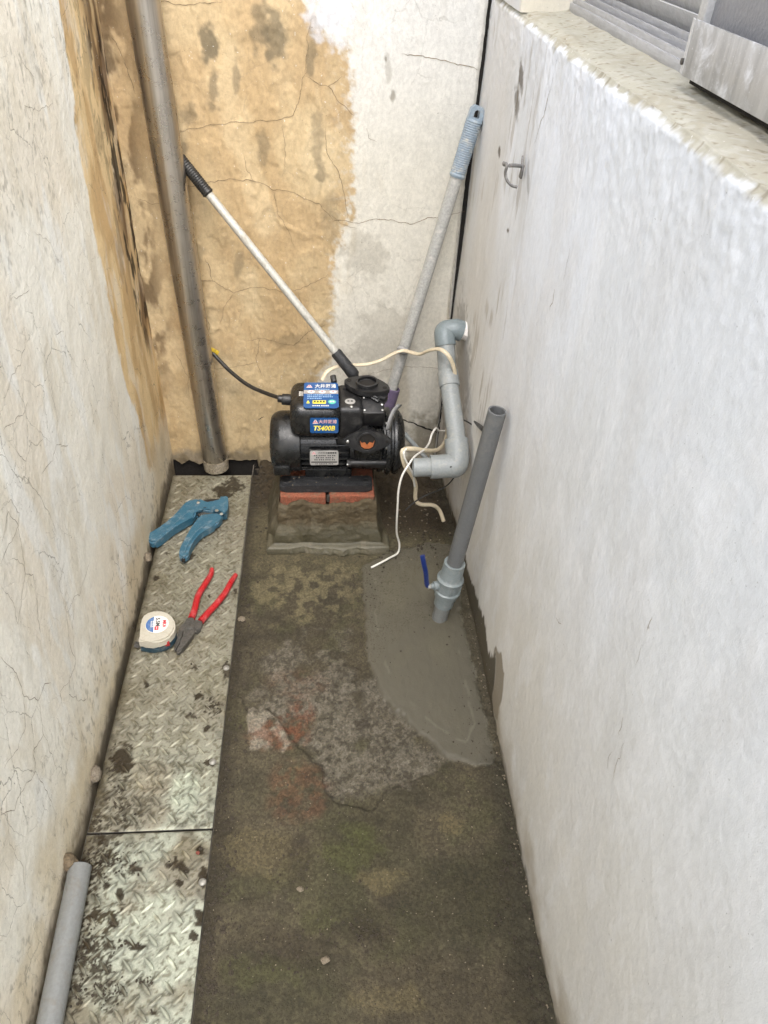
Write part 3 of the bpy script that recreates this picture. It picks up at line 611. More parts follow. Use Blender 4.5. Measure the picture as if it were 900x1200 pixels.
# window: a child of the house wall, its pieces sub-parts
wz = ZS+.004
bm = BM(); box(bm, (.382, .55, wz+.004), (.050, 1.48, .012), .0015); win = obj('window', bm, M['alu'], house)
def strip(name, x, z, wx, hz_, mt, y0=-.19, y1=1.285, tilt=0, bev=.0012, par=None):
    bm = BM(); box(bm, (x, (y0+y1)/2, z), (wx, y1-y0, hz_), bev, Matrix.Rotation(tilt, 3, 'Y')); return obj(name, bm, M[mt], par or win)
strip('window_track', .3615, wz+.011, .004, .012, 'alu'); strip('window_track', .378, wz+.014, .003, .012, 'alu'); strip('window_track', .392, wz+.016, .003, .016, 'alu')
for k in range(16):      # louvre slats climbing behind the track
    strip('louvre_slat', .404, wz+.026+.020*k, .034, .0022, 'edge', tilt=R(60), y0=.60)
bm = BM(); box(bm, (.398, 1.272, wz+.25), (.040, .024, .48), .002); obj('window_frame', bm, M['alu'], win)
bm = BM(); box(bm, (.430, .55, wz+.28), (.008, 1.48, .56)); obj('window_backing', bm, M['pane'], win)
bm = BM(); box(bm, (.400, .55, wz+.52), (.05, 1.50, .05), .002); obj('window_head', bm, M['alu'], win)
# folded steel sheet in front of the near half
a0, a1 = P(793, 85, 'x', .332), P(808, 21, 'x', .332)
ty = a0.y; zb, zt = a0.z, a1.z+.001
bm = BM(); box(bm, (.333, (ty-.19)/2-.006, (zb+zt)/2), (.0022, ty+.19-.012, zt-zb), .0006); pan = obj('sheet_panel', bm, M['sheet'], house)
bm = BM(); box(bm, (.3345, ty-.0055, (zb+zt)/2), (.0018, .0125, zt-zb-.001), .0004, Matrix.Rotation(R(-16), 3, 'Z')); 
bm.free(); bm = BM(); prism(bm, [(.3318, ty-.012, zb+.0005), (.3350, ty+.001, zb+.0005), (.3350, ty+.001, zt-.0005), (.3318, ty-.012, zt-.0005)], .0015, (1, 0, 0), .0002); obj('folded_edge', bm, M['edge'], pan)
bm = BM(); cyl(bm, (.3350, ty-.005, zb+.010), (.3315, ty-.005, zb+.010), .0028, 16); obj('screw', bm, M['tool'], pan)
bm = BM(); box(bm, (.358, (ty-.19)/2-.003, zb-.003), (.030, ty+.18, .008)); obj('shadow_gap_strip', bm, M['void'], pan)  # near-black strip standing in for the shade under the sheet
mc = P(831, 10, 'x', .350)
bm = BM(); box(bm, (.352, mc.y, zt+.22), (.016, .016, .46), .0015); obj('window_mullion', bm, M['edge'], win)
bm = BM(); box(bm, (.353, (mc.y-.19)/2, zt+.20), (.004, mc.y+.18, .44)); obj('pane', bm, M['pane'], win)
bm = BM(); box(bm, (.349, (mc.y-.19)/2-.004, zt+.040), (.006, mc.y+.17, .004), .0008); obj('glazing_bar', bm, M['alu'], win)

# ------------------------------------------------------------------ steel drain covers
mudspots = [(143, 890, 13, 17, .95), (140, 940, 14, 30, .5), (130, 905, 16, 14, .5), (234, 816, 5, 5, .9), (225, 838, 12, 5, .5), (250, 828, 10, 12, .85), (242, 854, 4, 4, .8), (245, 893, 9, 4, .9), (172, 802, 4, 3, .9), (228, 782, 7, 3, .7), (110, 960, 14, 22, .5), (180, 920, 30, 30, .12),
    (159, 1016, 7, 6, .95), (125, 1037, 6, 6, .9), (141, 1048, 5, 7, .9), (112, 1010, 22, 26, .75), (140, 1010, 28, 18, .5), (155, 1022, 20, 20, .35), (207, 1012, 9, 7, .95), (215, 1018, 8, 5, .8), (211, 1035, 5, 4, .85), (233, 995, 5, 6, .9), (238, 1027, 6, 12, .85), (234, 1075, 6, 9, .9), (228, 1097, 6, 6, .8), (100, 1085, 12, 16, .85), (133, 1083, 5, 5, .9), (140, 1107, 16, 8, .85), (162, 1109, 7, 5, .85), (105, 1120, 26, 34, .7), (92, 1165, 14, 30, .6), (125, 1160, 26, 26, .55), (170, 1150, 14, 8, .5), (181, 1187, 5, 4, .9), (150, 1060, 30, 40, .30), (200, 1100, 40, 60, .15), (198, 1015, 6, 5, .6),
    (262, 575, 12, 9, .8), (276, 568, 10, 9, .7), (222, 652, 8, 4, .75), (183, 677, 5, 3, .85), (195, 648, 2.5, 2, .9), (276, 694, 3, 4, .7), (245, 699, 1.5, 2, .8), (222, 570, 5, 4, .4), (265, 785, 5, 12, .5), (150, 850, 30, 20, .2), (120, 985, 10, 8, .5), (247, 935, 4, 18, .4)]
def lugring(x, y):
    "shading and grime painted round the foot of each raised lozenge"
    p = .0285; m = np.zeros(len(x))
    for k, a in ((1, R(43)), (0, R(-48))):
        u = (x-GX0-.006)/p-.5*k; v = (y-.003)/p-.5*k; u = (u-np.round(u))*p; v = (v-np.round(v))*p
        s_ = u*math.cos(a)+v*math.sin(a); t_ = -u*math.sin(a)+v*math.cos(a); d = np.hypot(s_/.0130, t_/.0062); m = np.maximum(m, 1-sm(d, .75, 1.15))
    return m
def c_plate(x, y):
    n = len(x); c = np.tile(lin(170, 165, 146)*.58, (n, 1))
    c = mixc(c, lin(144, 136, 112)*.54, sm(fbm(x, y, 22, 5, 121), .46, .66)*.6); near = 1-sm(y, .50, .80)
    c = mixc(c, lin(184, 189, 172)*.74, sm(fbm(x, y, 12, 4, 122), .34, .55)*(.15+.80*near)*sm(x, GX0+.01, GX0+.06))
    c = mixc(c, lin(196, 206, 186)*.78, blob(x, y, 'plate', 216, 925, 18, 30, .4, 9, 40)*.45); c = mixc(c, lin(160, 138, 108)*.6, blob(x, y, 'plate', 175, 910, 26, 26, .4, 3, 30)*.3)
    nd = sm(fbm(x, y, 150, 5, 123, .65), .515, .565)*sm(fbm(x, y, 16, 3, 124), .36, .56)*(near*.9+.18)*(1-.75*sm(x, GX0+.06, GX0+.17)); c = mixc(c, lin(66, 54, 34)*.6, nd*.85)
    c = mixc(c, lin(92, 82, 54)*.62, sm(fbm(x, y, 220, 3, 125), .60, .66)*.6)
    ed = (1-sm(x-GX0, 0, .022*fbm(x, y, 30, 3, 126)+.004)); c = mixc(c, lin(80, 68, 44)*.6, ed*.6)
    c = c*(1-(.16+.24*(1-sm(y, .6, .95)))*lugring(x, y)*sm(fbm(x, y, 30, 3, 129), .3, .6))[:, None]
    d = np.zeros(n)
    fine = sm(fbm(x, y, 210, 5, 130, .7), .47, .56)
    for px, py, rx, ry, k in mudspots:
        q = blob(x, y, 'plate', px, py, rx*1.15, ry*1.15, .75, int(px*3) % 11, 130)*k; d = np.maximum(d, q*fine if (rx*ry > 110 and k < .9) else q)
    c = mixc(c, lin(60, 48, 28)*.55, np.maximum(sm(d, .36, .50)*.92*np.clip(d*1.2, 0, 1)**.3, d*.25))
    return c, .50+.4*np.clip(d+nd, 0, 1)
def cover(y0, y1, label, bolts):
    root = empty('drain_cover', ((GX0+GX1)/2, (y0+y1)/2, -.001), label, 'drain cover', 'steel checker plate drain covers')
    x0, x1 = GX0, GX1
    def f(x, y):
        c, r = c_plate(x, y); z = .0035+(fbm(x, y, 7, 2, 127)-.5)*.0012
        d = np.minimum(np.minimum(x-x0, x1-x), np.minimum(y-y0, y1-y)); z = z-.0012*(1-sm(d, 0, .0022))
        # rim: last rows drop down the edge
        return np.c_[x, y, z], c, r
    st = .0020 if y1 < .7 else .0022
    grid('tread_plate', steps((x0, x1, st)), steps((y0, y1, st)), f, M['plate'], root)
    bm = BM(); box(bm, ((x0+x1)/2, (y0+y1)/2, .0003), (x1-x0-.0004, y1-y0-.0004, .0038)); obj('plate_edge', bm, M['tool'], root)
    # raised lozenges of the chequer pattern
    bm = BM(); p = .0285
    for i in range(-1, 9):
        for j in range(int(y0/p)-1, int(y1/p)+2):
            for k in (0, 1):
                cx, cy = x0+.006+(i+.5*k)*p, (j+.5*k)*p+.003; an = R(43 if k else -48)
                if not (x0+.008 < cx < x1-.006 and y0+.008 < cy < y1-.008): continue
                L, W = .0115, .0034; ca, sa = math.cos(an), math.sin(an); ring = []
                for t, wv in ((-1, .0), (-.62, .72), (0, 1), (.62, .72), (1, 0)):
                    ring.append((t*L, wv*W))
                base = [(a, b) for a, b in ring]+[(a, -b) for a, b in ring[-2:0:-1]]
                tr = lambda a, b, z: (cx+a*ca-b*sa, cy+a*sa+b*ca, z)
                lo = [bm.verts.new(tr(a, b, .0030)) for a, b in base]; mi = [bm.verts.new(tr(a*.86, b*.5, .0056)) for a, b in base]; top = bm.verts.new(tr(0, 0, .0062))
                m = len(base)
                for q in range(m):
                    bm.faces.new((lo[q], lo[(q+1) % m], mi[(q+1) % m], mi[q])); bm.faces.new((mi[q], mi[(q+1) % m], top))
    org = ORG[root.name]; cs = np.array([v.co[:] for v in bm.verts])
    o = obj('raised_tread', bm, M['plate'], root, smooth=50, kind='stuff'); me = o.data
    c, r = c_plate(cs[:, 0], cs[:, 1]); c = c*(1.0+((cs[:, 2] > .0045)*(.34+.18*(1-sm(cs[:, 1], .6, .95))))[:, None])  # lozenge tops tinted lighter, painting in their soft highlights
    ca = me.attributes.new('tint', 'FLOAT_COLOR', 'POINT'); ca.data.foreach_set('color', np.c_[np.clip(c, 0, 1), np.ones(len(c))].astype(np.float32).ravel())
    ra = me.attributes.new('rough', 'FLOAT', 'POINT'); ra.data.foreach_set('value', (r*.9).astype(np.float32))
    for px, py in bolts:
        v = P(px, py, 'z', .006); bm = BM(); lathe(bm, [(0, .0055), (.001, .0055), (.0022, .0045), (.0029, .0022), (.003, .0005)], (v.x, v.y, .0038), (0, 0, 1), 18); obj('bolt', bm, M['bolt'], root)
    return root
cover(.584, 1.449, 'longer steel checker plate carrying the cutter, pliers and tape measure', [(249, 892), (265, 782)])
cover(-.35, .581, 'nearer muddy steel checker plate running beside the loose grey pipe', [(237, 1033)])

# crumbs of soil and grit
def crumbs(name, pts, mt, label, cat='soil crumbs', sub=1):
    bm = BM()
    for (x, y, z, r) in pts:
        q = bmesh.ops.create_icosphere(bm, subdivisions=sub, radius=r)['verts']; a = random.random()*6; s3 = (random.uniform(.7, 1.3), random.uniform(.7, 1.3), random.uniform(.45, .8))
        for v in q:
            k = random.uniform(.75, 1.25); vx, vy = v.co.x*s3[0]*k, v.co.y*s3[1]*k; v.co = Vector((x+vx*math.cos(a)-vy*math.sin(a), y+vx*math.sin(a)+vy*math.cos(a), z+v.co.z*s3[2]*k))
    return tag(obj(name, bm, M[mt], smooth=0, kind='stuff'), label, cat)
def fz(x, y): return float(hF(np.array([x]), np.array([y]))[0])
pts = []
for px, py, sx, sy, n, r0, r1 in [(350, 1010, 12, 34, 110, .0006, .0022), (430, 1088, 22, 16, 120, .0006, .0025), (340, 1105, 40, 22, 130, .0006, .0025), (264, 900, 7, 150, 520, .0007, .0036), (244, 1120, 7, 70, 260, .0007, .0034), (600, 960, 10, 70, 260, .0007, .0034), (632, 1130, 11, 50, 260, .0007, .0036), (285, 720, 7, 60, 260, .0007, .0040), (300, 600, 14, 40, 120, .001, .004), (430, 700, 10, 40, 90, .0006, .0024), (510, 590, 14, 26, 230, .0012, .0045), (490, 620, 26, 14, 120, .001, .0035), (300, 560, 14, 10, 140, .0015, .005), (450, 640, 10, 14, 70, .001, .0035), (400, 950, 160, 160, 900, .0005, .0022), (560, 860, 14, 40, 50, .0006, .0022), (584, 820, 6, 40, 60, .001, .003)]:
    for k in range(n):
        v = P(px+random.gauss(0, sx), py+random.gauss(0, sy), 'z', 0); x, y = v.x, v.y
        if not (GX1+.004 < x < XR-.004 and y < 1.49) or (y > 1.17 and -.11 < x < .12): continue
        r = r0+(r1-r0)*random.random()**3; pts.append((x, y, fz(x, y)+r*.3, r))
crumbs('soil_crumbs', pts, 'soil', 'dark soil crumbs and grit scattered over the concrete floor')
pts = []
for px, py, rx, ry, k in mudspots:
    if k < .5: continue
    for _ in range(int(5+rx*ry*.14)):
        v = P(px+random.gauss(0, rx*.42), py+random.gauss(0, ry*.42), 'z', .004)
        if GX0+.002 < v.x < GX1-.002: r = .0004+.0019*random.random()**3; pts.append((v.x, v.y, .004+r*.25, r))
crumbs('mud_crumbs', pts, 'soil', 'crumbs of dried mud lying on the steel drain covers', 'mud')
pts = []
for _ in range(60):
    x, y = random.uniform(.14, .275), random.uniform(1.15, 1.40); pts.append((x, y, fz(x, y)+.002, random.uniform(.0008, .0028)))
for _ in range(240):
    v = P(random.uniform(240, 640), random.uniform(860, 1190), 'z', 0); pts.append((v.x, v.y, fz(v.x, v.y)+.0004, random.uniform(.0004, .0010)))
for _ in range(90):
    y = random.uniform(.25, 1.1); x = XR-random.uniform(.002, .010); pts.append((x, y, fz(x, y)+.001, random.uniform(.0005, .0018)))
crumbs('pale_grit', pts, 'stone', 'pale chips and grit lying on the dark floor', 'grit')
for px, py, r, m_, lb in [(352, 1042, .0042, 'stone', 'small pebble in the trail of dark grit left of the floor centre'), (381, 1125, .0055, 'stone', 'larger grey pebble near the bottom of the floor'), (283, 726, .0062, 'stone', 'pale stone chip beside the steel cover level with the pliers'), (232, 1000, .0026, 'rust', 'reddish chip on the nearer steel cover')]:
    v = P(px, py, 'z', .003); z = .0035 if v.x < GX1 else fz(v.x, v.y); lump('pebble', (v.x, v.y, z+r*.4), r, (1.1, .9, .65), M[m_], lb, 'pebble')

# ------------------------------------------------------------------ brick and mortar plinth
px0, px1, py0, py1, pz = -.088, .103, 1.208, 1.365, .132
pl = empty('brick_plinth', ((px0+px1)/2, (py0+py1)/2, 0), 'red brick plinth rendered with wet mortar under the black pump', 'plinth')
for i, (a, b) in enumerate([(px0, px0+.0925), (px1-.0925, px1)]):
    bm = BM(); box(bm, ((a+b)/2, (py0+py1)/2, pz-.026), (b-a, py1-py0, .052), .004, seg=3)
    bmesh.ops.subdivide_edges(bm, edges=[e for e in bm.edges if e.calc_length() > .03], cuts=12, use_grid_fill=True)
    for v in bm.verts:
        q = np.array([v.co.x*1.0]); g = float(fbm(q+v.co.z, np.array([v.co.y]), 60, 3, 5+i)[0])-.5; v.co.z += g*.003*(v.co.z > pz-.02); v.co.y += g*.003
    obj('brick', bm, M['brick'], pl)
def f_mortar(t, q):
    # t runs round the plinth, q from the top edge (0) to the skirt (1)
    hx, hy = (px1-px0)/2, (py1-py0)/2; cx, cy = (px0+px1)/2, (py0+py1)/2
    per = 4*(hx+hy); s = (t % 1)*per; x = np.zeros_like(t); y = np.zeros_like(t); nx = np.zeros_like(t); ny = np.zeros_like(t)
    m1 = s < 2*hx; m2 = (~m1) & (s < 2*hx+2*hy); m3 = (~m1) & (~m2) & (s < 4*hx+2*hy); m4 = ~(m1 | m2 | m3)
    x[m1] = -hx+s[m1]; y[m1] = -hy; ny[m1] = -1
    x[m2] = hx; y[m2] = -hy+(s[m2]-2*hx); nx[m2] = 1
    x[m3] = hx-(s[m3]-2*hx-2*hy); y[m3] = hy; ny[m3] = 1
    x[m4] = -hx; y[m4] = hy-(s[m4]-4*hx-2*hy); nx[m4] = -1
    # soften corners
    rx = np.clip((np.abs(x)-(hx-.008))/.008, 0, 1)*np.sign(x); ry = np.clip((np.abs(y)-(hy-.008))/.008, 0, 1)*np.sign(y); L = np.hypot(rx, ry)
    mx = np.maximum(np.maximum(np.abs(rx), np.abs(ry)), .05); nx = np.where(L > .05, rx/mx, nx); ny = np.where(L > .05, ry/mx, ny)
    front = sm(-y, hy-.02, hy)
    top = .116+.007*(fbm(x, y, 30, 4, 141)-.5)*4*front*.9+.004+.030*(1-front); top = top-.010*front*np.exp(-((x+.085)/.012)**2)-.006*front*np.exp(-((x-.0)/.01)**2)
    top = np.minimum(top, .127)
    z = top*(1-q)**1.15
    u = q
    prof = .0008+.0035*sm(u, .0, .08)+.009*sm(u, .35, .74)+.013*sm(u, .80, .82)*front*(.5+fbm(x, x*0, 40, 3, 149))+.003*sm(u, .82, 1)+.003*u
    side = (1-front)
    rt0 = (x > 0); prof = prof+side*np.where(rt0, .002*sm(u, .1, .6)+.004*sm(u, .7, 1), .010*sm(u, .1, .6)+.005*sm(u, .5, 1))
    rg = (fbm(x+y, z*1.3, 30, 4, 142)-.5)*(.006+.010*sm(u, .7, 1))*sm(u, .02, .2)+(fbm(x+y, z*1.2, 120, 5, 143, .65)-.5)*.0040*(1-.6*sm(u, .42, .48))
    d = prof+rg
    # cracked, crumbling heap at the right front foot
    hp = np.exp(-((x-hx-.005)**2+(y+hy-.02)**2)/.0009)*sm(u, .6, 1); d = d+hp*.014*fbm(x, y+z, 80, 3, 144)
    X = cx+x+nx*d; Y = cy+y+ny*d
    z = np.where(q > .97, -.006, z)+hp*.010*fbm(x+z, y, 120, 2, 145)
    n = len(t); c = np.tile(lin(98, 92, 70)*.50, (n, 1)); c = mixc(c, lin(108, 94, 68)*.55, (1-sm(u, .36, .44+.05))*front*.9)
    c = mixc(c, lin(126, 121, 102)*.58, sm(u, .80, .82)*(1-sm(u, .9, 1))*front*.7); c = mixc(c, lin(90, 80, 56)*.6, side*.5)
    c = mixc(c, lin(88, 74, 50)*.6, sm(fbm(x+y, z, 90, 4, 146), .50, .62)*.6*(1-sm(u, .4, .6))); c = mixc(c, lin(132, 124, 104)*.7, sm(fbm(x+y, z, 50, 4, 147), .54, .66)*.35)
    return np.c_[X, Y, z], c, .80-.30*sm(u, .4, .5)*front
g = grid('mortar_render', np.linspace(0, 1, 420), np.r_[np.linspace(0, .97, 80), 1.0], f_mortar, M['mortar'], pl, flip=False)
bm = BM(); box(bm, ((px0+px1)/2, (py0+py1)/2, .045), (px1-px0-.006, py1-py0-.006, .09)); obj('brick_core', bm, M['soil'], pl)

# ------------------------------------------------------------------ text and flat print
def text(body, parent, c, right, upv, h, mt, name='lettering', bold=0, shear=0, wide=1.0, lift=.0004, align='CENTER', curve=None):
    if '■' in body: bold = min(bold, -.06) if '大' not in body else 0      # print too small to read: short dabs
    cu = bpy.data.curves.new(name, 'FONT'); cu.body = body; cu.size = 1; cu.align_x = align; cu.align_y = 'CENTER'; cu.shear = shear; cu.offset = bold; cu.resolution_u = 2; cu.fill_mode = 'FRONT' if hasattr(cu, 'fill_mode') else 'BOTH'
    o = bpy.data.objects.new(name, cu); COL.objects.link(o); dg = bpy.context.evaluated_depsgraph_get(); dg.update()
    me = bpy.data.meshes.new_from_object(o.evaluated_get(dg)); bpy.data.objects.remove(o); bpy.data.curves.remove(cu)
    r = Vector(right).normalized(); n = r.cross(Vector(upv)).normalized(); u = n.cross(r); c = Vector(c); me.materials.clear()
    for v in me.vertices:
        a, b = v.co.x*h*wide, v.co.y*h
        q = c+r*a+u*b+n*lift
        v.co = curve(q, n) if curve else q
    return link_mesh(name, me, M[mt], parent)
def patch(parent, c, right, upv, w_, h_, mt, name, lift=.0002, th=.0003, rad=None, n=28):
    r = Vector(right).normalized(); nn = r.cross(Vector(upv)).normalized(); u = nn.cross(r); c = Vector(c); bm = BM()
    if rad == 'oval': pts = [c+r*math.cos(2*PI*k/n)*w_/2+u*math.sin(2*PI*k/n)*h_/2+nn*lift for k in range(n)]
    elif rad == 'tri': pts = [c+r*a*w_+u*b*h_+nn*lift for a, b in ((-.5, -.5), (.5, -.5), (.36, -.1), (.12, .5), (-.12, .5), (-.36, -.1))]
    else:
        k_ = min(w_, h_)*.07; pts = [c+r*a+u*b+nn*lift for a, b in ((-w_/2+k_, -h_/2), (w_/2-k_, -h_/2), (w_/2, -h_/2+k_), (w_/2, h_/2-k_), (w_/2-k_, h_/2), (-w_/2+k_, h_/2), (-w_/2, h_/2-k_), (-w_/2, -h_/2+k_))]
    prism(bm, pts, th, nn); return obj(name, bm, M[mt], parent, smooth=0)
def emblem(parent, c, right, upv, s, lift):
    "red and white rounded triangle with three discs"
    patch(parent, c, right, upv, s*1.25, s, 'lab_white', 'emblem', lift, .0001, 'tri')
    r = Vector(right).normalized(); u = Vector(upv).normalized(); c = Vector(c)
    for a, b in ((-.32, -.2), (.32, -.2), (0, .22)): patch(parent, c+r*a*s+u*b*s, right, upv, s*.40, s*.34, 'lab_pink', 'emblem_dot', lift+.0003, .0001, 'oval', 12)
    patch(parent, c-u*s*.03, right, upv, s*.22, s*.26, 'lab_red', 'emblem_centre', lift+.0005, .0001, 'tri')

# ------------------------------------------------------------------ the pump
AY, AZ = 1.285, .213
pump = empty('water_pump', (.03, AY, .133), 'black electric water pump with blue labels on the brick plinth', 'water pump')
ax = Vector((1, 0, 0))
bm = BM(); lathe(bm, [(0, .020), (.001, .040), (.004, .051), (.010, .057), (.018, .0605), (.022, .0615), (.060, .0615), (.0615, .0600)], (-.106, AY, AZ), ax, 48); ec = obj('fan_cover', bm, M['black'], pump)
bm = BM(); box(bm, (-.082, AY-.054, AZ-.030), (.034, .018, .024), .005); obj('cover_lug', bm, M['black'], ec)
bm = BM(); cyl(bm, (-.046, AY, AZ), (.052, AY, AZ), .049, 40); st = obj('motor_housing', bm, M['black'], pump)
fin = None
for k in range(22):
    a = R(-150+k*300/21-90+180)
    if abs(math.degrees(a)-90) < 35: continue
    d = Vector((0, math.cos(a), math.sin(a)))
    bm = BM(); box(bm, (0, 0, 0), (.094, .0028, .013), .0008, seg=1)
    rot = Matrix.Rotation(a-PI/2, 3, 'X'); bmesh.ops.rotate(bm, cent=(0, 0, 0), matrix=rot, verts=bm.verts); bmesh.ops.translate(bm, vec=(.003, AY+d.y*.053, AZ+d.z*.053), verts=bm.verts)
    obj('cooling_fin', bm, M['black'], pump)
# control cover on top: rounded box
bm = BM(); box(bm, (-.013, 1.2760, .294), (.100, .108, .072), .020, seg=5); obj('control_cover', bm, M['black'], pump)
bm = BM(); box(bm, (.052, 1.2770, .289), (.050, .094, .070), .010, seg=4); obj('tank_body', bm, M['blackp'], pump)
bm = BM(); box(bm, (.052, 1.262, .235), (.056, .050, .060), .010, seg=3); obj('tank_neck', bm, M['blackp'], pump)
# cable gland
bm = BM(); cyl(bm, (-.062, 1.300, .300), (-.080, 1.301, .301), .011, 12, .001); cyl(bm, (-.076, 1.301, .301), (-.088, 1.302, .302), .0075, 16, .001); obj('cable_gland', bm, M['blackp'], pump)
bm = BM(); cyl(bm, (.022, 1.322, .326), (.020, 1.335, .334), .006, 12, .001); obj('cable_gland', bm, M['blackp'], pump)
# top label
TZ = .3302; X_, Y_ = (1, 0, 0), (0, 1, 0)
la, lb = P(375, 448.5, 'z', TZ), P(376, 478.5, 'z', TZ); LH = la.y-lb.y; VS = LH/.060
lc = Vector((-.0035, (la.y+lb.y)/2, TZ)); patch(pump, lc, X_, Y_, .066, LH, 'lab_blue', 'top_label', 0, .0004)
def tl_(u, v): return lc+Vector((u, v*VS, .0005))
def tt(body, u, v, h, mt, **k): text(body, pump, tl_(u, v), X_, Y_, h*VS, mt, wide=k.pop('wide', 1.0)/VS, **k)
emblem(pump, tl_(-.0225, .0205), X_, Y_, .0098, .0)
tt('大井泵浦', .0085, .0205, .0098, 'lab_white', bold=.025, wide=1.05)
tt('■■■■■■■■', .002, .0128, .0040, 'lab_light', bold=.01)
patch(pump, tl_(.000, .0070), X_, Y_, .0655, .0085*VS, 'lab_grey', 'label_band', .0001, .0002)
for u in (-.019, .002, .023): patch(pump, tl_(u, .0070), X_, Y_, .0135, .0070*VS, 'lab_white', 'label_disc', .0004, .0001, 'oval')
for u in (-.019, .002, .023): tt('■', u, .0070, .005, 'lab_pink', lift=.0008)
for i, t_ in enumerate(('■■■ ■■■■■■ ■■■■', '■■■■■■ ■■ ■■■■■■', '■ ■■■■■■■')): tt(t_, -.0265, -.0005-.0042*i, .0037, 'lab_light', align='LEFT', bold=.012)
patch(pump, tl_(-.0245, -.0165), X_, Y_, .0068, .0062*VS, 'lab_yel', 'warning_triangle', .0002, .0001, 'tri'); tt('!', -.0245, -.0168, .005, 'lab_blk', lift=.0006, bold=.02)
patch(pump, tl_(-.0035, -.0165), X_, Y_, .0250, .0072*VS, 'lab_yel', 'label_band', .0002, .0001); tt('■■■■', -.0035, -.0165, .0062, 'lab_blk', lift=.0006, bold=.01)
patch(pump, tl_(.0205, -.0160), X_, Y_, .0150, .0100*VS, 'lab_green', 'label_disc', .0002, .0001, 'oval'); tt('■■', .0205, -.0160, .0055, 'lab_white', lift=.0006)
tt('■■■■ ■■■■', -.001, -.0252, .0042, 'lab_white', bold=.02)
patch(pump, Vector((-.0415, lc.y+.006, TZ-.0006)), X_, Y_, .0085, .017, 'lab_silver', 'small_label', 0, .0004)
# front label
FY = 1.2214; fc = Vector((.002, FY, P(378, 498.5, 'y', 1.2214).z)); Z_ = (0, 0, 1)
patch(pump, fc, X_, Z_, .0535, .0340, 'lab_blue', 'front_label', .0002, .0004)
def fl_(u, v): return fc+Vector((u, -.0007, v))
emblem(pump, fl_(-.0165, .0085), X_, Z_, .0088, 0)
text('大井泵浦', pump, fl_(.0065, .0085), X_, Z_, .0088, 'lab_white', bold=.03, wide=.98); text('大井泵浦', pump, fl_(.0065, .0085), X_, Z_, .0086, 'lab_pink', bold=-.004, wide=.98, lift=.0006)
text('TS400B', pump, fl_(-.0008, -.0062), X_, Z_, .0150, 'lab_yel', bold=.03, shear=.22, wide=.88)
# silver name plate on a bracket before the fins
NY = 1.2245; nc = Vector((.0015, NY, .2150)); bm = BM(); box(bm, (.0015, NY+.0035, .215), (.058, .006, .036), .001); obj('name_plate_bracket', bm, M['blackp'], pump)
patch(pump, nc, X_, Z_, .0555, .0345, 'lab_silver', 'name_plate', .0002, .0005)
def np_(u, v): return nc+Vector((u, -.0008, v))
emblem(pump, np_(-.0200, .0115), X_, Z_, .0072, 0); text('大井泵浦■■■■', pump, np_(.0060, .0120), X_, Z_, .0048, 'lab_blk', bold=.02)
for i, t_ in enumerate(('■■ ■■■■  ■■ ■■', '■■ ■■  ■■■ ■', '■■ ■■■ ■■■ ■■')): text(t_, pump, np_(.001, .0055-.0050*i), X_, Z_, .0042, 'lab_blk')
patch(pump, np_(0, -.0100), X_, Z_, .0510, .0028, 'lab_blk', 'name_plate_line', 0, .0001); text('■■ ■■■■■  ■■■', pump, np_(0, -.0142), X_, Z_, .0036, 'lab_blk')
# round seal and screw on the tank
cz = .3243
sc0 = P(409, 470.5, 'z', cz); patch(pump, Vector((.0515, sc0.y, cz)), X_, Y_, .020, .020, 'lab_silver', 'seal', 0, .0005, 'oval'); text('■■', pump, Vector((.0515, sc0.y, cz)), X_, Y_, .007, 'lab_blk', lift=.0009)
def screw(c, d, r=.0032, h=.0022, par=None, mt='screw'):
    bm = BM(); lathe(bm, [(0, r), (h*.4, r), (h*.8, r*.72), (h, r*.3)], Vector(c), Vector(d), 14); return obj('screw', bm, M[mt], par or pump)
screw((.0535, sc0.y-.019, cz), (0, 0, 1), .0030, .0022)
bm = BM(); box(bm, (.047, 1.302, cz+.002), (.018, .006, .005), .0015); obj('rib', bm, M['blackp'], pump)
# pressure switch block, tilted towards the front
rt_ = Matrix.Rotation(R(-16), 3, 'X'); bc = Vector((.0955, 1.265, .303))
bm = BM(); box(bm, bc, (.043, .060, .040), .004, Matrix.Rotation(R(16), 3, 'X')); sw = obj('switch_block', bm, M['blackp'], pump)
nv = Matrix.Rotation(R(16), 3, 'X') @ Vector((0, 0, 1)); yv = Matrix.Rotation(R(16), 3, 'X') @ Vector((0, 1, 0)); tp = bc+nv*.020
bm = BM(); r45 = Matrix.Rotation(R(16), 3, 'X') @ Matrix.Rotation(R(-38), 3, 'Z'); box(bm, tp+yv*.010+nv*.002, (.034, .013, .006), .0028, r45); box(bm, tp+yv*.010+nv*.005, (.024, .005, .007), .002, r45); obj('switch_cap', bm, M['black'], sw)
for u, v in ((-.017, .024), (.017, .024), (-.017, .010), (.018, .009), (-.017, -.022), (.017, -.022), (.017, -.008)): screw(tp+Vector((u, 0, 0))+yv*v, nv, .0026, .0018, sw)
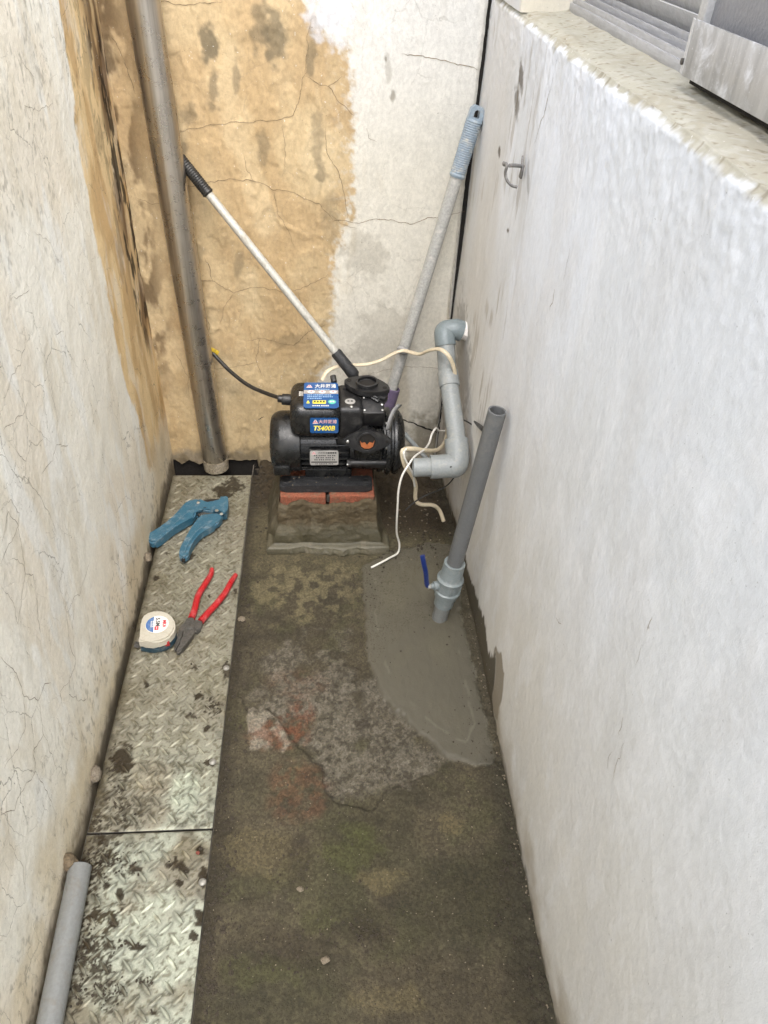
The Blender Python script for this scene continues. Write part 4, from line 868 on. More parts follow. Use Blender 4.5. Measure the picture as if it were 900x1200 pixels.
# outlet flange facing up behind
oc = P(430, 450, 'z', .340); an = R(-22)
def oval_plate(bm, c, e1, e2, a, b, r, th):
    "two-bolt flange: central disc drawn out to two rounded ears"
    pts = []; n = 48
    for k in range(n):
        t = 2*PI*k/n; ca, sa = math.cos(t), math.sin(t)
        rr = max(r/max(1e-6, 1), 0); e = abs(ca)**2.2; rad = b*(1-e)+a*e; pts.append(c+e1*ca*rad+e2*sa*min(rad, b*1.0))
    nn = e1.cross(e2); prism(bm, pts, th, nn, .0014)
e1 = Vector((math.cos(an), math.sin(an), 0)); e2 = Vector((-math.sin(an), math.cos(an), 0))
bm = BM(); oval_plate(bm, oc-Vector((0, 0, .010)), e1, e2, .046, .030, 0, .010); of = obj('outlet_flange', bm, M['blackp'], pump)
bm = BM(); oval_plate(bm, oc-Vector((0, 0, .024)), e1, e2, .043, .028, 0, .009); obj('lower_flange', bm, M['blackp'], of)
bm = BM(); ringtube(bm, oc-Vector((0, 0, .002)), oc+Vector((0, 0, .0075)), .0220, .0178, 36); ringtube(bm, oc-Vector((0, 0, .001)), oc+Vector((0, 0, .0010)), .0180, .0150, 36); obj('outlet_ring', bm, M['blackp'], of)
bm = BM(); cyl(bm, oc+Vector((0, 0, .0002)), oc+Vector((0, 0, .0007)), .0155, 32); obj('outlet_bore', bm, M['void'], of)
bm = BM(); cyl(bm, oc-Vector((0, 0, .085)), oc-Vector((0, 0, .014)), .026, 32); obj('outlet_neck', bm, M['black'], pump)
for s in (-1, 1):
    bm = BM(); cyl(bm, oc+e1*s*.0365-Vector((0, 0, .0008)), oc+e1*s*.0365+Vector((0, 0, .0006)), .0045, 16); obj('bolt_hole', bm, M['void'], of)
bm = BM(); [box(bm, oc+e1*.030-e2*(.012)+Vector((0, 0, -.012-.009*k)), (.030, .020, .006), .002, Matrix.Rotation(an, 3, 'Z')) for k in range(2)]; obj('flange_rib', bm, M['blackp'], of)
# volute and casing to the right
bm = BM(); lathe(bm, [(0, .050), (.003, .055), (.055, .057), (.058, .062), (.064, .063), (.068, .058), (.072, .058), (.074, .0680), (.080, .0695), (.083, .0685), (.085, .058), (.088, .058), (.089, .0665), (.094, .0680), (.099, .0665), (.108, .054), (.112, .040), (.113, .002)], (.050, AY, AZ), ax, 56); vo = obj('pump_casing', bm, M['black'], pump)
for k in range(8):
    a = R(22.5+45*k); c = Vector((.124, AY+math.cos(a)*.0625, AZ+math.sin(a)*.0625)); screw(c, (-1, 0, 0), .0036, .0030, vo)
for k in range(6):
    a = R(60*k+200); bm = BM(); cyl(bm, (.070, AY+math.cos(a)*.056, AZ+math.sin(a)*.056), (.126, AY+math.cos(a)*.060, AZ+math.sin(a)*.060), .0062, 12, .001); obj('casing_boss', bm, M['black'], vo)
bm = BM(); cyl(bm, (.050, 1.2255, .202), (.128, 1.2255, .202), .0075, 16, .001); cyl(bm, (.046, 1.2255, .202), (.054, 1.2255, .202), .0085, 6, .001); obj('tie_bar', bm, M['blackp'], pump)
screw((.0475, 1.2175, .203), (0, -1, 0), .0024, .0014)
bm = BM(); box(bm, (.090, 1.248, .235), (.062, .050, .060), .010, seg=3); obj('suction_chamber', bm, M['black'], pump)
# inlet flange facing the front
ic = Vector((.0835, 1.2165, .2625)); tn = R(10); e1 = Vector((1, 0, 0)); e2 = Vector((0, math.sin(tn), math.cos(tn))); nn = e1.cross(e2)
bm = BM()
pts = []
for k in range(56):
    t = 2*PI*k/56; r0 = .0235; x_ = math.cos(t); z_ = math.sin(t)
    # ears: tangents from the disc to a small circle at +-.040
    e_ = abs(x_)**3.2; rad = r0*(1-e_)+.0475*e_; pts.append(ic+e1*x_*rad+e2*z_*min(rad, .0245))
prism(bm, pts, .008, nn, .0015)
inf = obj('inlet_flange', bm, M['blackp'], pump)
bm = BM(); cyl(bm, ic-nn*.020, ic+nn*.002, .0225, 32); obj('inlet_neck', bm, M['black'], pump)
q = ic+nn*.008; bm = BM(); ringtube(bm, q-nn*.001, q+nn*.0030, .0200, .0168, 32); obj('inlet_ring', bm, M['blackp'], inf)
bm = BM(); cyl(bm, q+nn*.0001, q+nn*.0006, .0165, 32); obj('inlet_bore', bm, M['void'], inf)
bm = BM(); prism(bm, [q+nn*.0008+e1*a+e2*b for a, b in ((-.0138, .003), (-.0100, -.0020), (-.0045, -.0005), (0, -.0060), (.0045, .0000), (.0110, -.0020), (.0142, .0035), (.0115, -.0090), (.0048, -.0138), (-.0048, -.0138), (-.0112, -.0092))], .0008, nn); obj('orange_plug', bm, M['cap'], inf)
screw(ic+e1*-.037+nn*.008, nn, .0030, .0014, inf); bm = BM(); cyl(bm, ic+e1*.038+nn*.0078, ic+e1*.038+nn*.0086, .0032, 14); obj('bolt_hole', bm, M['void'], inf)
bm = BM(); cyl(bm, ic+e2*.024+nn*.002, ic+e2*.030+nn*.002, .0022, 10); obj('bleed_nipple', bm, M['blackp'], inf)
# flap of torn film on the casing
bm = BM(); fp = [(.118, 1.212, .290), (.1215, 1.215, .308), (.130, 1.232, .320), (.142, 1.252, .322)]
A = smooth_path(fp, 5); B = smooth_path([Vector(p)+Vector((.010, .012, -.010)) for p in fp], 5); va = [bm.verts.new(p) for p in A]; vb = [bm.verts.new(p) for p in B]
for i in range(len(va)-1): bm.faces.new((va[i], va[i+1], vb[i+1], vb[i]))
fo = obj('torn_film', bm, M['film'], pump); sm_ = fo.modifiers.new('thickness', 'SOLIDIFY'); sm_.thickness = .0012
# feet
fz0, fz1 = pz+.001, .1495
for y0, y1 in ((1.2185, 1.2560), (1.318, 1.355)):
    bm = BM(); yc = (y0+y1)/2; prism(bm, [(x, y, fz0) for x, y in ((-.0885, yc-.014), (-.084, y0+.001), (-.076, y0), (.086, y0), (.094, y0+.001), (.0985, yc-.014), (.0985, yc+.014), (.094, y1-.001), (-.084, y1-.001), (-.0885, yc+.014))], fz1-fz0, (0, 0, 1), .0025); ft = obj('foot', bm, M['foot'], pump)
    for x in (-.0765, .0865):
        bm = BM(); ringtube(bm, (x, yc, fz1-.0005), (x, yc, fz1+.0010), .0078, .0052, 24); cyl(bm, (x, yc, fz1-.001), (x, yc, fz1+.0003), .0050, 16); o = obj('bolt_hole', bm, M['blackp'], ft)
bm = BM(); box(bm, (.010, 1.286, .158), (.095, .075, .022), .004); obj('pedestal_web', bm, M['black'], pump)
bm = BM(); cyl(bm, (.009, 1.2065, .120), (.009, 1.2065, .1345), .0032, 12); obj('anchor_bolt', bm, M['tool'], pl)
# bits of mortar splashed on foot
pts = [(random.uniform(-.08, .09), random.uniform(1.221, 1.253), fz1+.0004, random.uniform(.0005, .0016)) for _ in range(22)]
crumbs('mortar_splashes', pts, 'stone', 'small mortar splashes on the black foot of the pump', 'mortar splash')

# ------------------------------------------------------------------ tubes and poles
v0, v1 = P(254, 549, 'y', 1.468), P(167, -2, 'y', 1.478)
v0.z = .012
d = (v1-v0); top = v0+d*(2.25/d.z)
dp = empty('downpipe', v0, 'dull stainless steel downpipe standing in the far left corner', 'downpipe')
bm = BM(); lathe(bm, [(0, .0265), (.002, .0275), (top-v0).length and (.05, .0275), ((top-v0).length, .0275)], v0, top-v0, 40); obj('pipe', bm, M['steel'], dp)
bm = BM(); lathe(bm, [(-.006, .015), (-.004, .024), (0, .0285), (.022, .0290), (.027, .0283)], v0, top-v0, 40); q = obj('cement_collar', bm, mat('grimy_collar', (.20, .17, .12), .8, dust=(.4, .36, .3), damt=.8, ds=90, var=.4, bs=.0012), dp)
def pole_pt(px, py, y): return P(px, py, 'y', y)
a, b = pole_pt(209, 183, 1.492), pole_pt(416, 441, 1.352)
L = (b-a).length; d = (b-a).normalized()
po = empty('broom_pole', b, 'thin silver pole with black grips leaning behind the steel downpipe', 'pole')
bm = BM(); cyl(bm, a+d*.01, b-d*.02, .0078, 20); obj('shaft', bm, M['pole'], po)
k1 = L*(math.hypot(236-209, 226-183)/math.hypot(416-209, 441-183)); bm = BM(); pr = [(0, .006), (.004, .0105)]
for i in range(16): pr += [(.008+i*(k1-.01)/16, .0108), (.008+(i+.5)*(k1-.01)/16, .0100)]
pr += [(k1, .0112), (k1+.003, .0085)]; lathe(bm, pr, a, d, 24); obj('hand_grip', bm, M['cable'], po)
bm = BM(); lathe(bm, [(0, .0095), (.003, .0112), (.040, .0115), (.052, .0125), (.060, .0118), (.066, .006)], b-d*.062, d, 24); obj('socket', bm, M['foot'], po)
# pole with pale blue ribbed grip
a, b = pole_pt(561, 124, 1.478), pole_pt(457, 462, 1.425); d = (b-a).normalized(); e = a+d*((a.z-.012)/-d.z)
po = empty('mop_pole', e, 'scuffed grey pole with pale blue ribbed grip leaning in the right corner', 'pole')
kg = (pole_pt(533, 207, 1.465)-a).length
bm = BM(); cyl(bm, a+d*.03, e, .0118, 24); obj('shaft', bm, M['pole2'], po)
bm = BM(); pr = [(.022, .0135), (.024, .0145)]; n_ = 24
for i in range(n_): t0 = .026+i*(kg-.032)/n_; pr += [(t0, .0152-.0008*i/n_), (t0+(kg-.032)/n_*.5, .0142-.0008*i/n_)]
pr += [(kg-.004, .0152), (kg, .0140)]; lathe(bm, pr, a, d, 28); gr = obj('hand_grip', bm, M['grip_b'], po)
s1, s2, _ = frame(d, (0, 1, 0)); bm = BM()      # flattened end with an eye
sd_ = Vector((1, 0, 0)); sd_ = (sd_-d*sd_.dot(d)).normalized(); fr_ = d.cross(sd_)
outer = [(-.0135, .026), (-.0125, .006), (-.007, .000), (.007, .000), (.0125, .006), (.0135, .026)]; inner = [(-.0055, .019), (-.0045, .009), (-.002, .0065), (.002, .0065), (.0045, .009), (.0055, .019)]
for s in (-1, 1):
    pass
ov = [[bm.verts.new(a+sd_*x+d*t+fr_*s*.008) for x, t in outer] for s in (-1, 1)]; iv = [[bm.verts.new(a+sd_*x+d*t+fr_*s*.008) for x, t in inner] for s in (-1, 1)]
for s in (0, 1):
    for k in range(5): bm.faces.new((ov[s][k], ov[s][k+1], iv[s][k+1], iv[s][k]))
    bm.faces.new((ov[s][5], ov[s][0], iv[s][0], iv[s][5]))
for k in range(6): k2 = (k+1) % 6; bm.faces.new((ov[0][k], ov[0][k2], ov[1][k2], ov[1][k])); bm.faces.new((iv[0][k], iv[0][k2], iv[1][k2], iv[1][k]))
bmesh.ops.recalc_face_normals(bm, faces=bm.faces[:]); obj('hanging_eye', bm, M['grip_b'], gr)
q0 = pole_pt(462, 452, 1.426); lo = q0+d*.055; bm = BM(); ringtube(bm, q0+d*.006, lo+d*.02, .0150, .0120, 24); obj('purple_sleeve', bm, M['purple'], po)
bm = BM(); tube(bm, [pole_pt(469, 409, 1.428), pole_pt(472, 411, 1.418), pole_pt(476, 412, 1.420)], .008, 12); obj('tape_wrap', bm, M['film'], po)
# grey conduit lying behind pump
bm = BM(); tube(bm, [P(474, 508, 'y', 1.40), P(486, 522, 'y', 1.39), P(502, 540, 'y', 1.38)], .0055, 12); tag(obj('conduit_offcut', bm, M['pvc'], origin=P(502, 540, 'y', 1.38)), 'short thin grey conduit behind the right end of the pump', 'conduit')

# ------------------------------------------------------------------ fixed PVC run: wall - elbow - down - elbow - open end
wx = float(xR0(np.array([1.38]), np.array([.41]))[0]); e0 = P(521, 386, 'y', 1.375); w0 = Vector((wx, 1.375, e0.z-.003))
e3 = P(537, 546, 'y', 1.165); e4 = P(484, 548, 'y', 1.165)
m1 = P(524, 432, 'y', 1.322); m2 = P(534, 505, 'y', 1.218)
sp_ = empty('supply_pipe', w0, 'pale grey plastic pipe coming from the right wall behind the pump with an open end', 'pipe')
bm = BM(); lathe(bm, [(-.004, .024), (.002, .0215), (.008, .0175), (.013, .016)], w0+Vector((.004, 0, 0)), (-1, 0, 0), 24)
for v in bm.verts: v.co += Vector((random.uniform(-1, 1), random.uniform(-1, 1), random.uniform(-1, 1)))*.0012
obj('filler_collar', bm, M['plug'], sp_)
bm = BM(); tube(bm, [w0+Vector((-.008, 0, 0)), w0+Vector((-.030, 0, 0))], .0205, 28, 1); 
elb = [w0+Vector((-.009, 0, 0)), Vector(((w0.x*.55+e0.x*.45), 1.375, e0.z)), e0+Vector((.014, 0, -.001)), e0+Vector((.001, -.002, -.004)), e0+(m1-e0)*.25+Vector((-.001, 0, .002)), e0+(m1-e0)*.42]
bm.free(); bm = BM(); tube(bm, elb, .0205, 28, 8); obj('elbow', bm, M['pvcb'], sp_)
bm = BM(); tube(bm, [e0+(m1-e0)*.30, e0+(m1-e0)*.7, m1, m1+(m2-m1)*.5, m2, m2+(e3-m2)*.5], .0178, 28, 8); obj('riser', bm, M['pvc'], sp_)
for c0, c1, r_ in [(m1+(m2-m1)*.05, m1+(m2-m1)*.30, .0203)]:
    bm = BM(); cyl(bm, c0, c1, r_, 28, .002); obj('coupling', bm, M['pvc'], sp_)
dn = (e3-m2).normalized()
bm = BM(); tube(bm, [e3-dn*.052, e3-dn*.030, e3-dn*.014+Vector((-.0005, 0, 0)), e3+Vector((-.006, 0, .001)), e3+Vector((-.020, 0, 0)), e4*.45+e3*.55, e4*.62+e3*.38+Vector((0, 0, 0))], .0228, 30, 8); obj('elbow', bm, M['pvc'], sp_)
bm = BM(); ringtube(bm, e4, e4*.5+e3*.5, .0180, .0152, 30); obj('open_end', bm, M['pvc'], sp_)
bm = BM(); ball(bm, e3+Vector((-.018, -.0195, .012)), .0022, (1, .4, 1)); obj('print_mark', bm, M['lab_blk'], sp_)

# ------------------------------------------------------------------ standing pipe with ball valve in fresh cement
b0 = P(515, 724, 'z', .002); t0 = P(583, 481, 'x', .2675); d = (t0-b0).normalized()
rv = empty('valve_riser', b0, 'dark grey plastic riser with blue lever ball valve leaning on the right wall', 'pipe')
def at_(px, py):   # point of the riser axis seen at this pixel
    r = cam_ray(px, py).normalized(); o = Vector((0, 0, CAMZ)); wv = b0-o; b_ = d.dot(r); t = (b_*wv.dot(r)-wv.dot(d))/(1-b_*b_); return b0+d*t
s1, s2, s3, s4, s5 = at_(517, 706), at_(519, 697), at_(522, 688), at_(526, 672), at_(529, 660)
bm = BM(); cyl(bm, b0-d*.02, s1, .0150, 28); obj('lower_pipe', bm, M['pvcm'], rv)
bm = BM(); ringtube(bm, s4, t0, .0146, .0118, 32); obj('upper_pipe', bm, M['pvcd'], rv)
def T(p): return (p-b0).dot(d)
bm = BM(); lathe(bm, [(T(s1)-.004, .016), (T(s1)-.002, .0182), (T(s2)-.002, .0188), (T(s2), .0215), (T(s3)-.010, .0225), (T(s3)-.008, .0248), (T(s3)-.003, .0250), (T(s3)-.001, .0225), (T(s3)+.020, .0225), (T(s3)+.022, .0250), (T(s3)+.026, .0250), (T(s3)+.029, .0215), (T(s3)+.032, .0205), (T(s5)-.004, .0195), (T(s5), .0190), (T(s5)+.001, .0165), (T(s5)+.001, .0148)], b0, d, 40); vb = obj('valve_body', bm, M['valve'], rv)
bm = BM(); ringtube(bm, s5-d*.001, s5+d*.0035, .0195, .0147, 32); obj('socket_lip', bm, M['valve'], vb)
mid = s3+d*.010
for k in range(12):
    an = 2*PI*k/12; a_, b__, _ = frame(d); c = mid+(a_*math.cos(an)+b__*math.sin(an))*.0232; bm = BM()
    if k % 2 == 0: cyl(bm, c-d*.010, c+d*.010, .0016, 8); obj('grip_rib', bm, M['valve'], vb)
st0 = mid; side = (Vector((-1, -.25, .10))-d*Vector((-1, -.25, .10)).dot(d)).normalized()
bm = BM(); cyl(bm, st0+side*.018, st0+side*.031, .0085, 20, .001); cyl(bm, st0+side*.030, st0+side*.037, .0050, 16, .0006); obj('stem', bm, M['valve'], vb)
bm = BM(); cyl(bm, st0+side*.035, st0+side*.042, .0046, 6, .0005); obj('stem_nut', bm, M['screw'], vb)
h0 = st0+side*.038
hp = [h0-Vector((0, 0, .002)), h0+side*.006+Vector((0, .002, .004)), P(499, 671, 'y', h0.y-.008), P(497, 662, 'y', h0.y-.010), P(495, 651, 'y', h0.y-.010)]
bm = BM(); tube(bm, hp, .0044, 10, 6, flat=.55, upv=(0, 1, 0)); obj('lever', bm, M['handle'], vb)
# ring of disturbed cement at its foot
bm = BM(); bmesh.ops.create_grid(bm, x_segments=1, y_segments=1, size=.001); bm.free()

# ------------------------------------------------------------------ loose pipe along the left wall
e = P(92, 1016, 'z', .0215); e.x = max(e.x, XL+.019); st_ = P(58, 1200, 'z', .0215); dd = (st_-e).normalized(); far_ = e+dd*(.75)
bm = BM(); ringtube(bm, e, far_, .0155, .0128, 36); tag(obj('loose_pipe', bm, M['pvcm'], origin=(e.x, e.y, .006)), 'loose grey plastic pipe lying on the drain cover against the left wall', 'pipe')

# ------------------------------------------------------------------ wires
def wire(name, pts, r, mt, label, cat='cable', flat=1.0, n=10):
    q = [P(px, py, 'y', y) for px, py, y in pts]; bm = BM(); tube(bm, q, r, n, 8, flat=flat)
    return tag(obj(name, bm, M[mt], origin=q[0]), label, cat)
wire('power_cable', [(245, 409, 1.500), (256, 421, 1.485), (272, 437, 1.455), (292, 452, 1.41), (315, 462, 1.36), (334, 468, 1.315), (342, 469, 1.304)], .0042, 'cable', 'black power cable running from the pump to the back wall')
v = P(248, 411, 'y', 1.494); bm = BM(); box(bm, v, (.030, .002, .014), .0005, Matrix.Rotation(R(32), 3, 'Y')); tag(obj('cable_tag', bm, M['ytag'], origin=v), 'yellow printed tag on the black cable beside the steel downpipe', 'tag')
wire('sheathed_cable', [(377, 446, 1.334), (383, 436, 1.345), (394, 430, 1.36), (410, 428, 1.375), (430, 427, 1.385), (447, 422, 1.390), (460, 415, 1.395), (472, 411, 1.398), (482, 413, 1.385), (492, 415, 1.37), (502, 411, 1.345), (514, 409, 1.318), (524, 415, 1.300), (531, 428, 1.298), (534, 445, 1.300), (533, 462, 1.300), (529, 480, 1.315), (525, 500, 1.318), (521, 518, 1.300), (513, 527, 1.270), (500, 528, 1.235), (486, 526, 1.215), (475, 526, 1.206)], .0044, 'cream', 'cream sheathed cable looping from the pump over the pole and grey pipe', flat=.7)
wire('cable_core', [(475, 526, 1.206), (471, 530, 1.200), (474, 545, 1.198), (482, 556, 1.205), (487, 568, 1.210), (487, 585, 1.215), (493, 591, 1.215), (507, 592, 1.222), (515, 598, 1.226), (520, 611, 1.215)], .0042, 'cream', 'thick cream cable end hanging below the open grey pipe')
wire('cable_core', [(476, 526, 1.204), (473, 532, 1.192), (478, 545, 1.190), (484, 556, 1.196), (486, 570, 1.203)], .0020, 'white', 'short cream core beside the thick cream cable below the pump')
wire('white_wire', [(521, 505, 1.33), (515, 505, 1.325), (511, 502, 1.318), (506, 509, 1.30), (503, 519, 1.28), (497, 527, 1.23), (486, 535, 1.185), (478, 546, 1.165), (471, 558, 1.155), (467, 575, 1.150), (466, 592, 1.150), (465, 610, 1.155), (465, 625, 1.165), (468, 638, 1.172), (466, 648, 1.170), (456, 654, 1.152), (447, 659, 1.141), (435, 665, 1.131)], .0021, 'white', 'thin white wire hanging in front of the pump down to the wet cement')
wire('thin_black_wire', [(475, 598, 1.175), (485, 589, 1.18), (500, 580, 1.185), (515, 574, 1.195), (527, 566, 1.205), (540, 548, 1.24), (552, 534, 1.27), (560, 522, 1.25), (561, 512, 1.22), (557, 502, 1.22), (549, 495, 1.23), (536, 489, 1.27)], .0014, 'cable', 'thin black wire curling behind the grey elbow by the right wall')
v = P(566, 503, 'x', XR-.010); bm = BM(); tube(bm, [P(556, 494, 'x', XR-.008), v, P(571, 507, 'x', XR-.006)], .0035, 10, taper=lambda t: .5+.8*math.sin(t*PI)); tag(obj('wire_joint', bm, M['cable'], origin=v), 'small black wire joint against the right wall behind the dark riser', 'wire joint')

# ------------------------------------------------------------------ wall hook
hc = P(610, 200, 'x', XR-.004); hk = empty('wall_hook', hc, 'grey curved hook fixed high on the right wall', 'hook')
def hp_(px, py, x): return P(px, py, 'x', x)
wxh = float(xR0(np.array([hc.y]), np.array([hc.z]))[0])-.004
bm = BM(); tube(bm, [hp_(612.5, 183, wxh), hp_(612, 190, wxh-.001), hp_(612, 198, wxh-.0015), hp_(610, 207, wxh-.001)], .0042, 12, flat=.55, upv=(1, 0, 0), taper=lambda t: .55+.6*t); obj('back_plate', bm, M['hook'], hk)
bm = BM(); tube(bm, [hp_(613, 195, wxh), hp_(604, 194, wxh-.014), hp_(597, 194, wxh-.024)], .0026, 10); obj('arm', bm, M['hook'], hk)
bm = BM(); tube(bm, [hp_(590, 192, wxh-.030), hp_(594, 194, wxh-.027), hp_(592, 203, wxh-.027), hp_(594, 211, wxh-.024), hp_(599, 217, wxh-.018), hp_(606, 219.5, wxh-.010)], .0034, 10, flat=.6, upv=(0, 1, 0)); obj('curved_prong', bm, M['hook'], hk)

# ------------------------------------------------------------------ pipe cutter
def pt(zx, zy, z): v = P(150+zx/5, 540+zy/5, 'z', z); return (v.x, v.y)
def shape(bm, outline, z0, z1, bev):
    q = [pt(a, b, (z0+z1)/2) for a, b in outline]; prism(bm, [(x, y, z0) for x, y in q], z1-z0, (0, 0, 1), bev)
def smo(o, sub=3):
    q = smooth_path([Vector((a, b, 0)) for a, b in o]+[Vector((o[0][0], o[0][1], 0))], sub)[:-1]; return [(v.x, v.y) for v in q]
pc = empty('pipe_cutter', (*pt(440, 300, .006), .005), 'blue ratchet pipe cutter lying open on the longer drain cover', 'pipe cutter')
up_o = smo([(118, 446), (150, 430), (220, 384), (285, 325), (322, 282), (350, 258), (385, 240), (420, 240), (455, 256), (500, 262), (545, 238), (562, 221), (583, 222), (590, 262), (583, 312), (572, 330), (560, 318), (520, 306), (470, 306), (430, 300), (405, 308), (392, 340), (340, 372), (262, 420), (205, 468), (168, 490), (140, 497), (120, 475)])
bm = BM(); shape(bm, up_o, .009, .027, .004); uh = obj('upper_handle', bm, M['blue'], pc)
lo_o = smo([(420, 345), (455, 322), (505, 335), (552, 322), (552, 345), (520, 385), (470, 415), (430, 440), (398, 475), (368, 525), (350, 575), (325, 584), (303, 574), (308, 530), (335, 475), (372, 410), (400, 368)])
bm = BM(); shape(bm, lo_o, .010, .026, .004); lh = obj('lower_handle', bm, M['blue'], pc)
bm = BM(); shape(bm, smo([(440, 240), (470, 230), (520, 228), (548, 230), (540, 244), (505, 258), (470, 256), (448, 250)]), .015, .020, .0006); obj('blade', bm, M['blade'], pc)
bm = BM(); shape(bm, smo([(405, 318), (440, 306), (500, 316), (548, 318), (545, 328), (490, 330), (430, 328)]), .013, .019, .0008); obj('ratchet_bar', bm, M['tool'], pc)
for par_, pl_ in ((uh, ((155, 462), (225, 410), (290, 360), (335, 318), (370, 285))), (lh, ((332, 540), (352, 490), (392, 432), (440, 385), (490, 362)))):
    bm = BM(); tube(bm, [Vector((*pt(zx, zy, .027), .0263)) for zx, zy in pl_], .0022, 8, 5, taper=lambda t: .5+.9*math.sin(PI*t)); obj('handle_rib', bm, M['blue'], par_)
for zx, zy in ((412, 246), (520, 292), (548, 312)):
    x, y = pt(zx, zy, .027); bm = BM(); lathe(bm, [(0, .0040), (.0012, .0038), (.0018, .0018)], (x, y, .0268), (0, 0, 1), 16); obj('rivet', bm, M['screw'], pc)
x, y = pt(450, 274, .0275); bm = BM(); box(bm, (x, y, .0272), (.006, .0015, .0006)); obj('stamp', bm, M['blade'], pc)
a = pt(430, 322, .02); b_ = pt(500, 326, .02); bm = BM(); tube(bm, [(a[0]+(b_[0]-a[0])*t+.0, a[1]+(b_[1]-a[1])*t+.0022*math.sin(t*38), .020+.0022*math.cos(t*38)) for t in np.linspace(0, 1, 50)], .0007, 6, 1); obj('spring', bm, M['screw'], pc)
for nm, (c1, c2) in {'handle_slot': ((124, 462), (142, 490)), 'handle_slot ': ((312, 577), (338, 580))}.items():
    pa, pb = pt(*c1, .02), pt(*c2, .02); bm = BM(); dx = Vector((pb[0]-pa[0], pb[1]-pa[1], 0)); dx.normalize(); nrm_ = Vector((dx.y, -dx.x, 0)); cc_ = Vector(((pa[0]+pb[0])/2, (pa[1]+pb[1])/2, .018))
    box(bm, cc_, ((Vector(pb)-Vector(pa)).length*.8, .004, .009), .001, Matrix.Rotation(math.atan2(dx.y, dx.x), 3, 'Z')); obj('handle_slot', bm, M['void'], uh if nm == 'handle_slot' else lh)
lk = [Vector((*pt(zx, zy, .012), z)) for zx, zy, z in ((138, 452, .018), (125, 470, .013), (112, 495, .009), (106, 515, .008))]
bm = BM(); tube(bm, lk, .0012, 8); obj('locking_wire', bm, M['screw'], uh)
c = P(173, 653, 'x', XL+.008); lump('stone_chip', Vector((c.x, c.y, max(c.z, .008))), .0105, (.75, 1.3, .9), M['stone'], 'pale flat stone chip against the left wall by the blue cutter handle', 'stone')

# ------------------------------------------------------------------ pliers
pr_ = empty('pliers', (*pt(375, 950, .01), .005), 'red handled combination pliers lying open between the cutter and the tape measure', 'pliers')
def hv(zx, zy, z): x, y = pt(zx, zy, z); return Vector((x, y, z))
bm = BM(); tube(bm, [hv(492, 634, .0125), hv(486, 665, .0125), (hv(450, 725, .0120)), hv(415, 782, .0120), hv(400, 830, .0120), hv(388, 880, .0118), hv(371, 924, .0115)], .0056, 14, 6, taper=lambda t: .80+.20*math.sin(min(1, t*2.2)*PI/2)+.18*t); obj('grip', bm, M['red'], pr_)
bm = BM(); tube(bm, [hv(632, 668, .0125), hv(607, 705, .0125), hv(570, 772, .0120), hv(525, 830, .0120), hv(475, 885, .0120), hv(426, 940, .0115)], .0056, 14, 6, taper=lambda t: .80+.20*math.sin(min(1, t*2.2)*PI/2)+.18*t); obj('grip', bm, M['red'], pr_)
bm = BM(); shape(bm, smo([(352, 925), (386, 928), (388, 950), (395, 985), (392, 1010), (368, 1050), (335, 1092), (302, 1130), (285, 1126), (292, 1105), (318, 1060), (326, 1010), (328, 965)], 2), .0065, .0165, .0018); obj('jaw', bm, M['tool'], pr_)
bm = BM(); shape(bm, smo([(398, 938), (436, 948), (428, 985), (408, 1010), (382, 1004), (352, 985), (330, 980), (322, 1010), (314, 1055), (288, 1100), (276, 1116), (270, 1108), (282, 1068), (298, 1025), (300, 990), (322, 962), (350, 952), (380, 962)], 2), .0055, .0140, .0016); obj('jaw', bm, M['tool'], pr_)
v = hv(362, 975, .0165); bm = BM(); lathe(bm, [(0, .0062), (.0008, .0060), (.0014, .0040)], v, (0, 0, 1), 20); obj('pivot', bm, M['tool'], pr_)

# ------------------------------------------------------------------ tape measure
def tp_(zx, zy, z): v = P(155+zx/12.857, 700+zy/12.857, 'z', z); return Vector((v.x, v.y, z))
tc = tp_(385, 430, .036); tm = empty('tape_measure', (tc.x, tc.y, .005), 'dirty white tape measure with round printed label on the longer drain cover', 'tape measure')
to = [(130, 400), (140, 330), (175, 265), (240, 222), (330, 200), (430, 200), (520, 225), (590, 280), (640, 360), (650, 450), (620, 530), (560, 595), (480, 640), (400, 668), (300, 672), (180, 662), (95, 658), (92, 635), (115, 560)]
q3 = [tp_(a, b, .036) for a, b in to]
bm = BM(); prism(bm, [(v.x, v.y, .0185) for v in q3], .0185, (0, 0, 1), .003); obj('upper_shell', bm, M['tapew'], tm)
bm = BM(); prism(bm, [(tc.x+(v.x-tc.x)*.96, tc.y+(v.y-tc.y)*.96, .0130) for v in q3], .0062, (0, 0, 1), .0006); obj('rubber_band', bm, M['teal'], tm)
bm = BM(); prism(bm, [(tc.x+(v.x-tc.x)*.99, tc.y+(v.y-tc.y)*.99, .0055) for v in q3], .0110, (0, 0, 1), .002); obj('lower_shell', bm, M['teal'], tm)
v = tp_(480, 690, .021); bm = BM(); box(bm, v+Vector((0, .001, 0)), (.019, .010, .013), .002, Matrix.Rotation(R(12), 3, 'Z')); obj('lock_button', bm, M['red'], tm)
v = tp_(150, 690, .014); bm = BM(); box(bm, v+Vector((.0, .004, .0)), (.0045, .006, .014), .001); obj('tape_mouth', bm, M['blade'], tm)
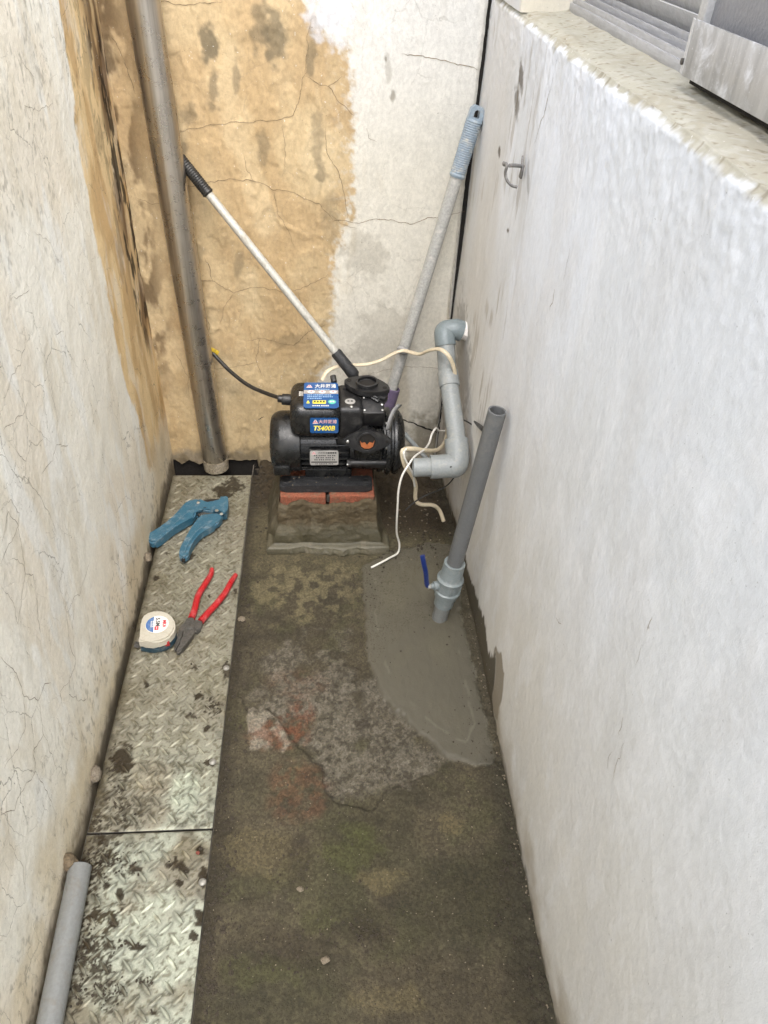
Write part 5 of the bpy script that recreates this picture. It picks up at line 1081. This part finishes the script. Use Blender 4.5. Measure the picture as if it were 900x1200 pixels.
v = tp_(215, 695, .020); bm = BM(); box(bm, v+Vector((0, .003, 0)), (.008, .003, .006), .001); obj('tape_window', bm, M['tapew'], tm)
v = tp_(75, 715, .010); bm = BM(); box(bm, v, (.010, .013, .0012), .0003, Matrix.Rotation(R(20), 3, 'Y')); obj('tape_hook', bm, M['tool'], tm)
lc2 = tp_(375, 405, .0372); rr = .0205
bm = BM(); lathe(bm, [(0, rr), (.0004, rr-.0002)], lc2-Vector((0, 0, .0002)), (0, 0, 1), 48); obj('label_disc', bm, M['lab_white'], tm)
Dn = (tp_(385, 540, .037)-tp_(400, 260, .037)).normalized(); Rg = Vector((0, 0, 1)).cross(Dn)   # text runs down the picture: right=Dn, up=Rg
Rg = -(Dn.cross(Vector((0, 0, 1)))) ; Rg = Vector((0, 0, 1)).cross(Dn)
bm = BM(); seg_ = []
for k in range(25):
    t = R(100+160*k/24); seg_.append(lc2+Vector((0, 0, .0003))+(-Dn*math.cos(t-PI/2)*0))
ptsb = []
for k in range(25):
    t = -R(72)+R(144)*k/24; ptsb.append(lc2+Vector((0, 0, .0003))-Rg*math.cos(t)*rr*.97+Dn*math.sin(t)*rr*.97)
prism(bm, ptsb, .0002, (0, 0, 1)); obj('label_blue_field', bm, M['lab_tblue'], tm)
up2 = Rg
text('5.5M', tm, lc2+Rg*.0008-Dn*.0050, Dn, up2, .0102, 'lab_blk', bold=.03, lift=.0005)
patch(tm, lc2-Rg*.0008+Dn*.0098, Dn, up2, .0088, .0070, 'lab_red', 'red_box', .0003, .0001); text('■■', tm, lc2-Rg*.0008+Dn*.0098, Dn, up2, .0034, 'lab_white', lift=.0007)
text('MKA', tm, lc2+Rg*.0125+Dn*.0005, Dn, up2, .0082, 'lab_red', bold=.05, lift=.0005)
text('■■■■', tm, lc2-Rg*.0070-Dn*.001, Dn, up2, .0046, 'lab_white', lift=.0008, bold=.02); text('■■■■■', tm, lc2-Rg*.0105-Dn*.001, Dn, up2, .0034, 'lab_white', lift=.0008, bold=.01)
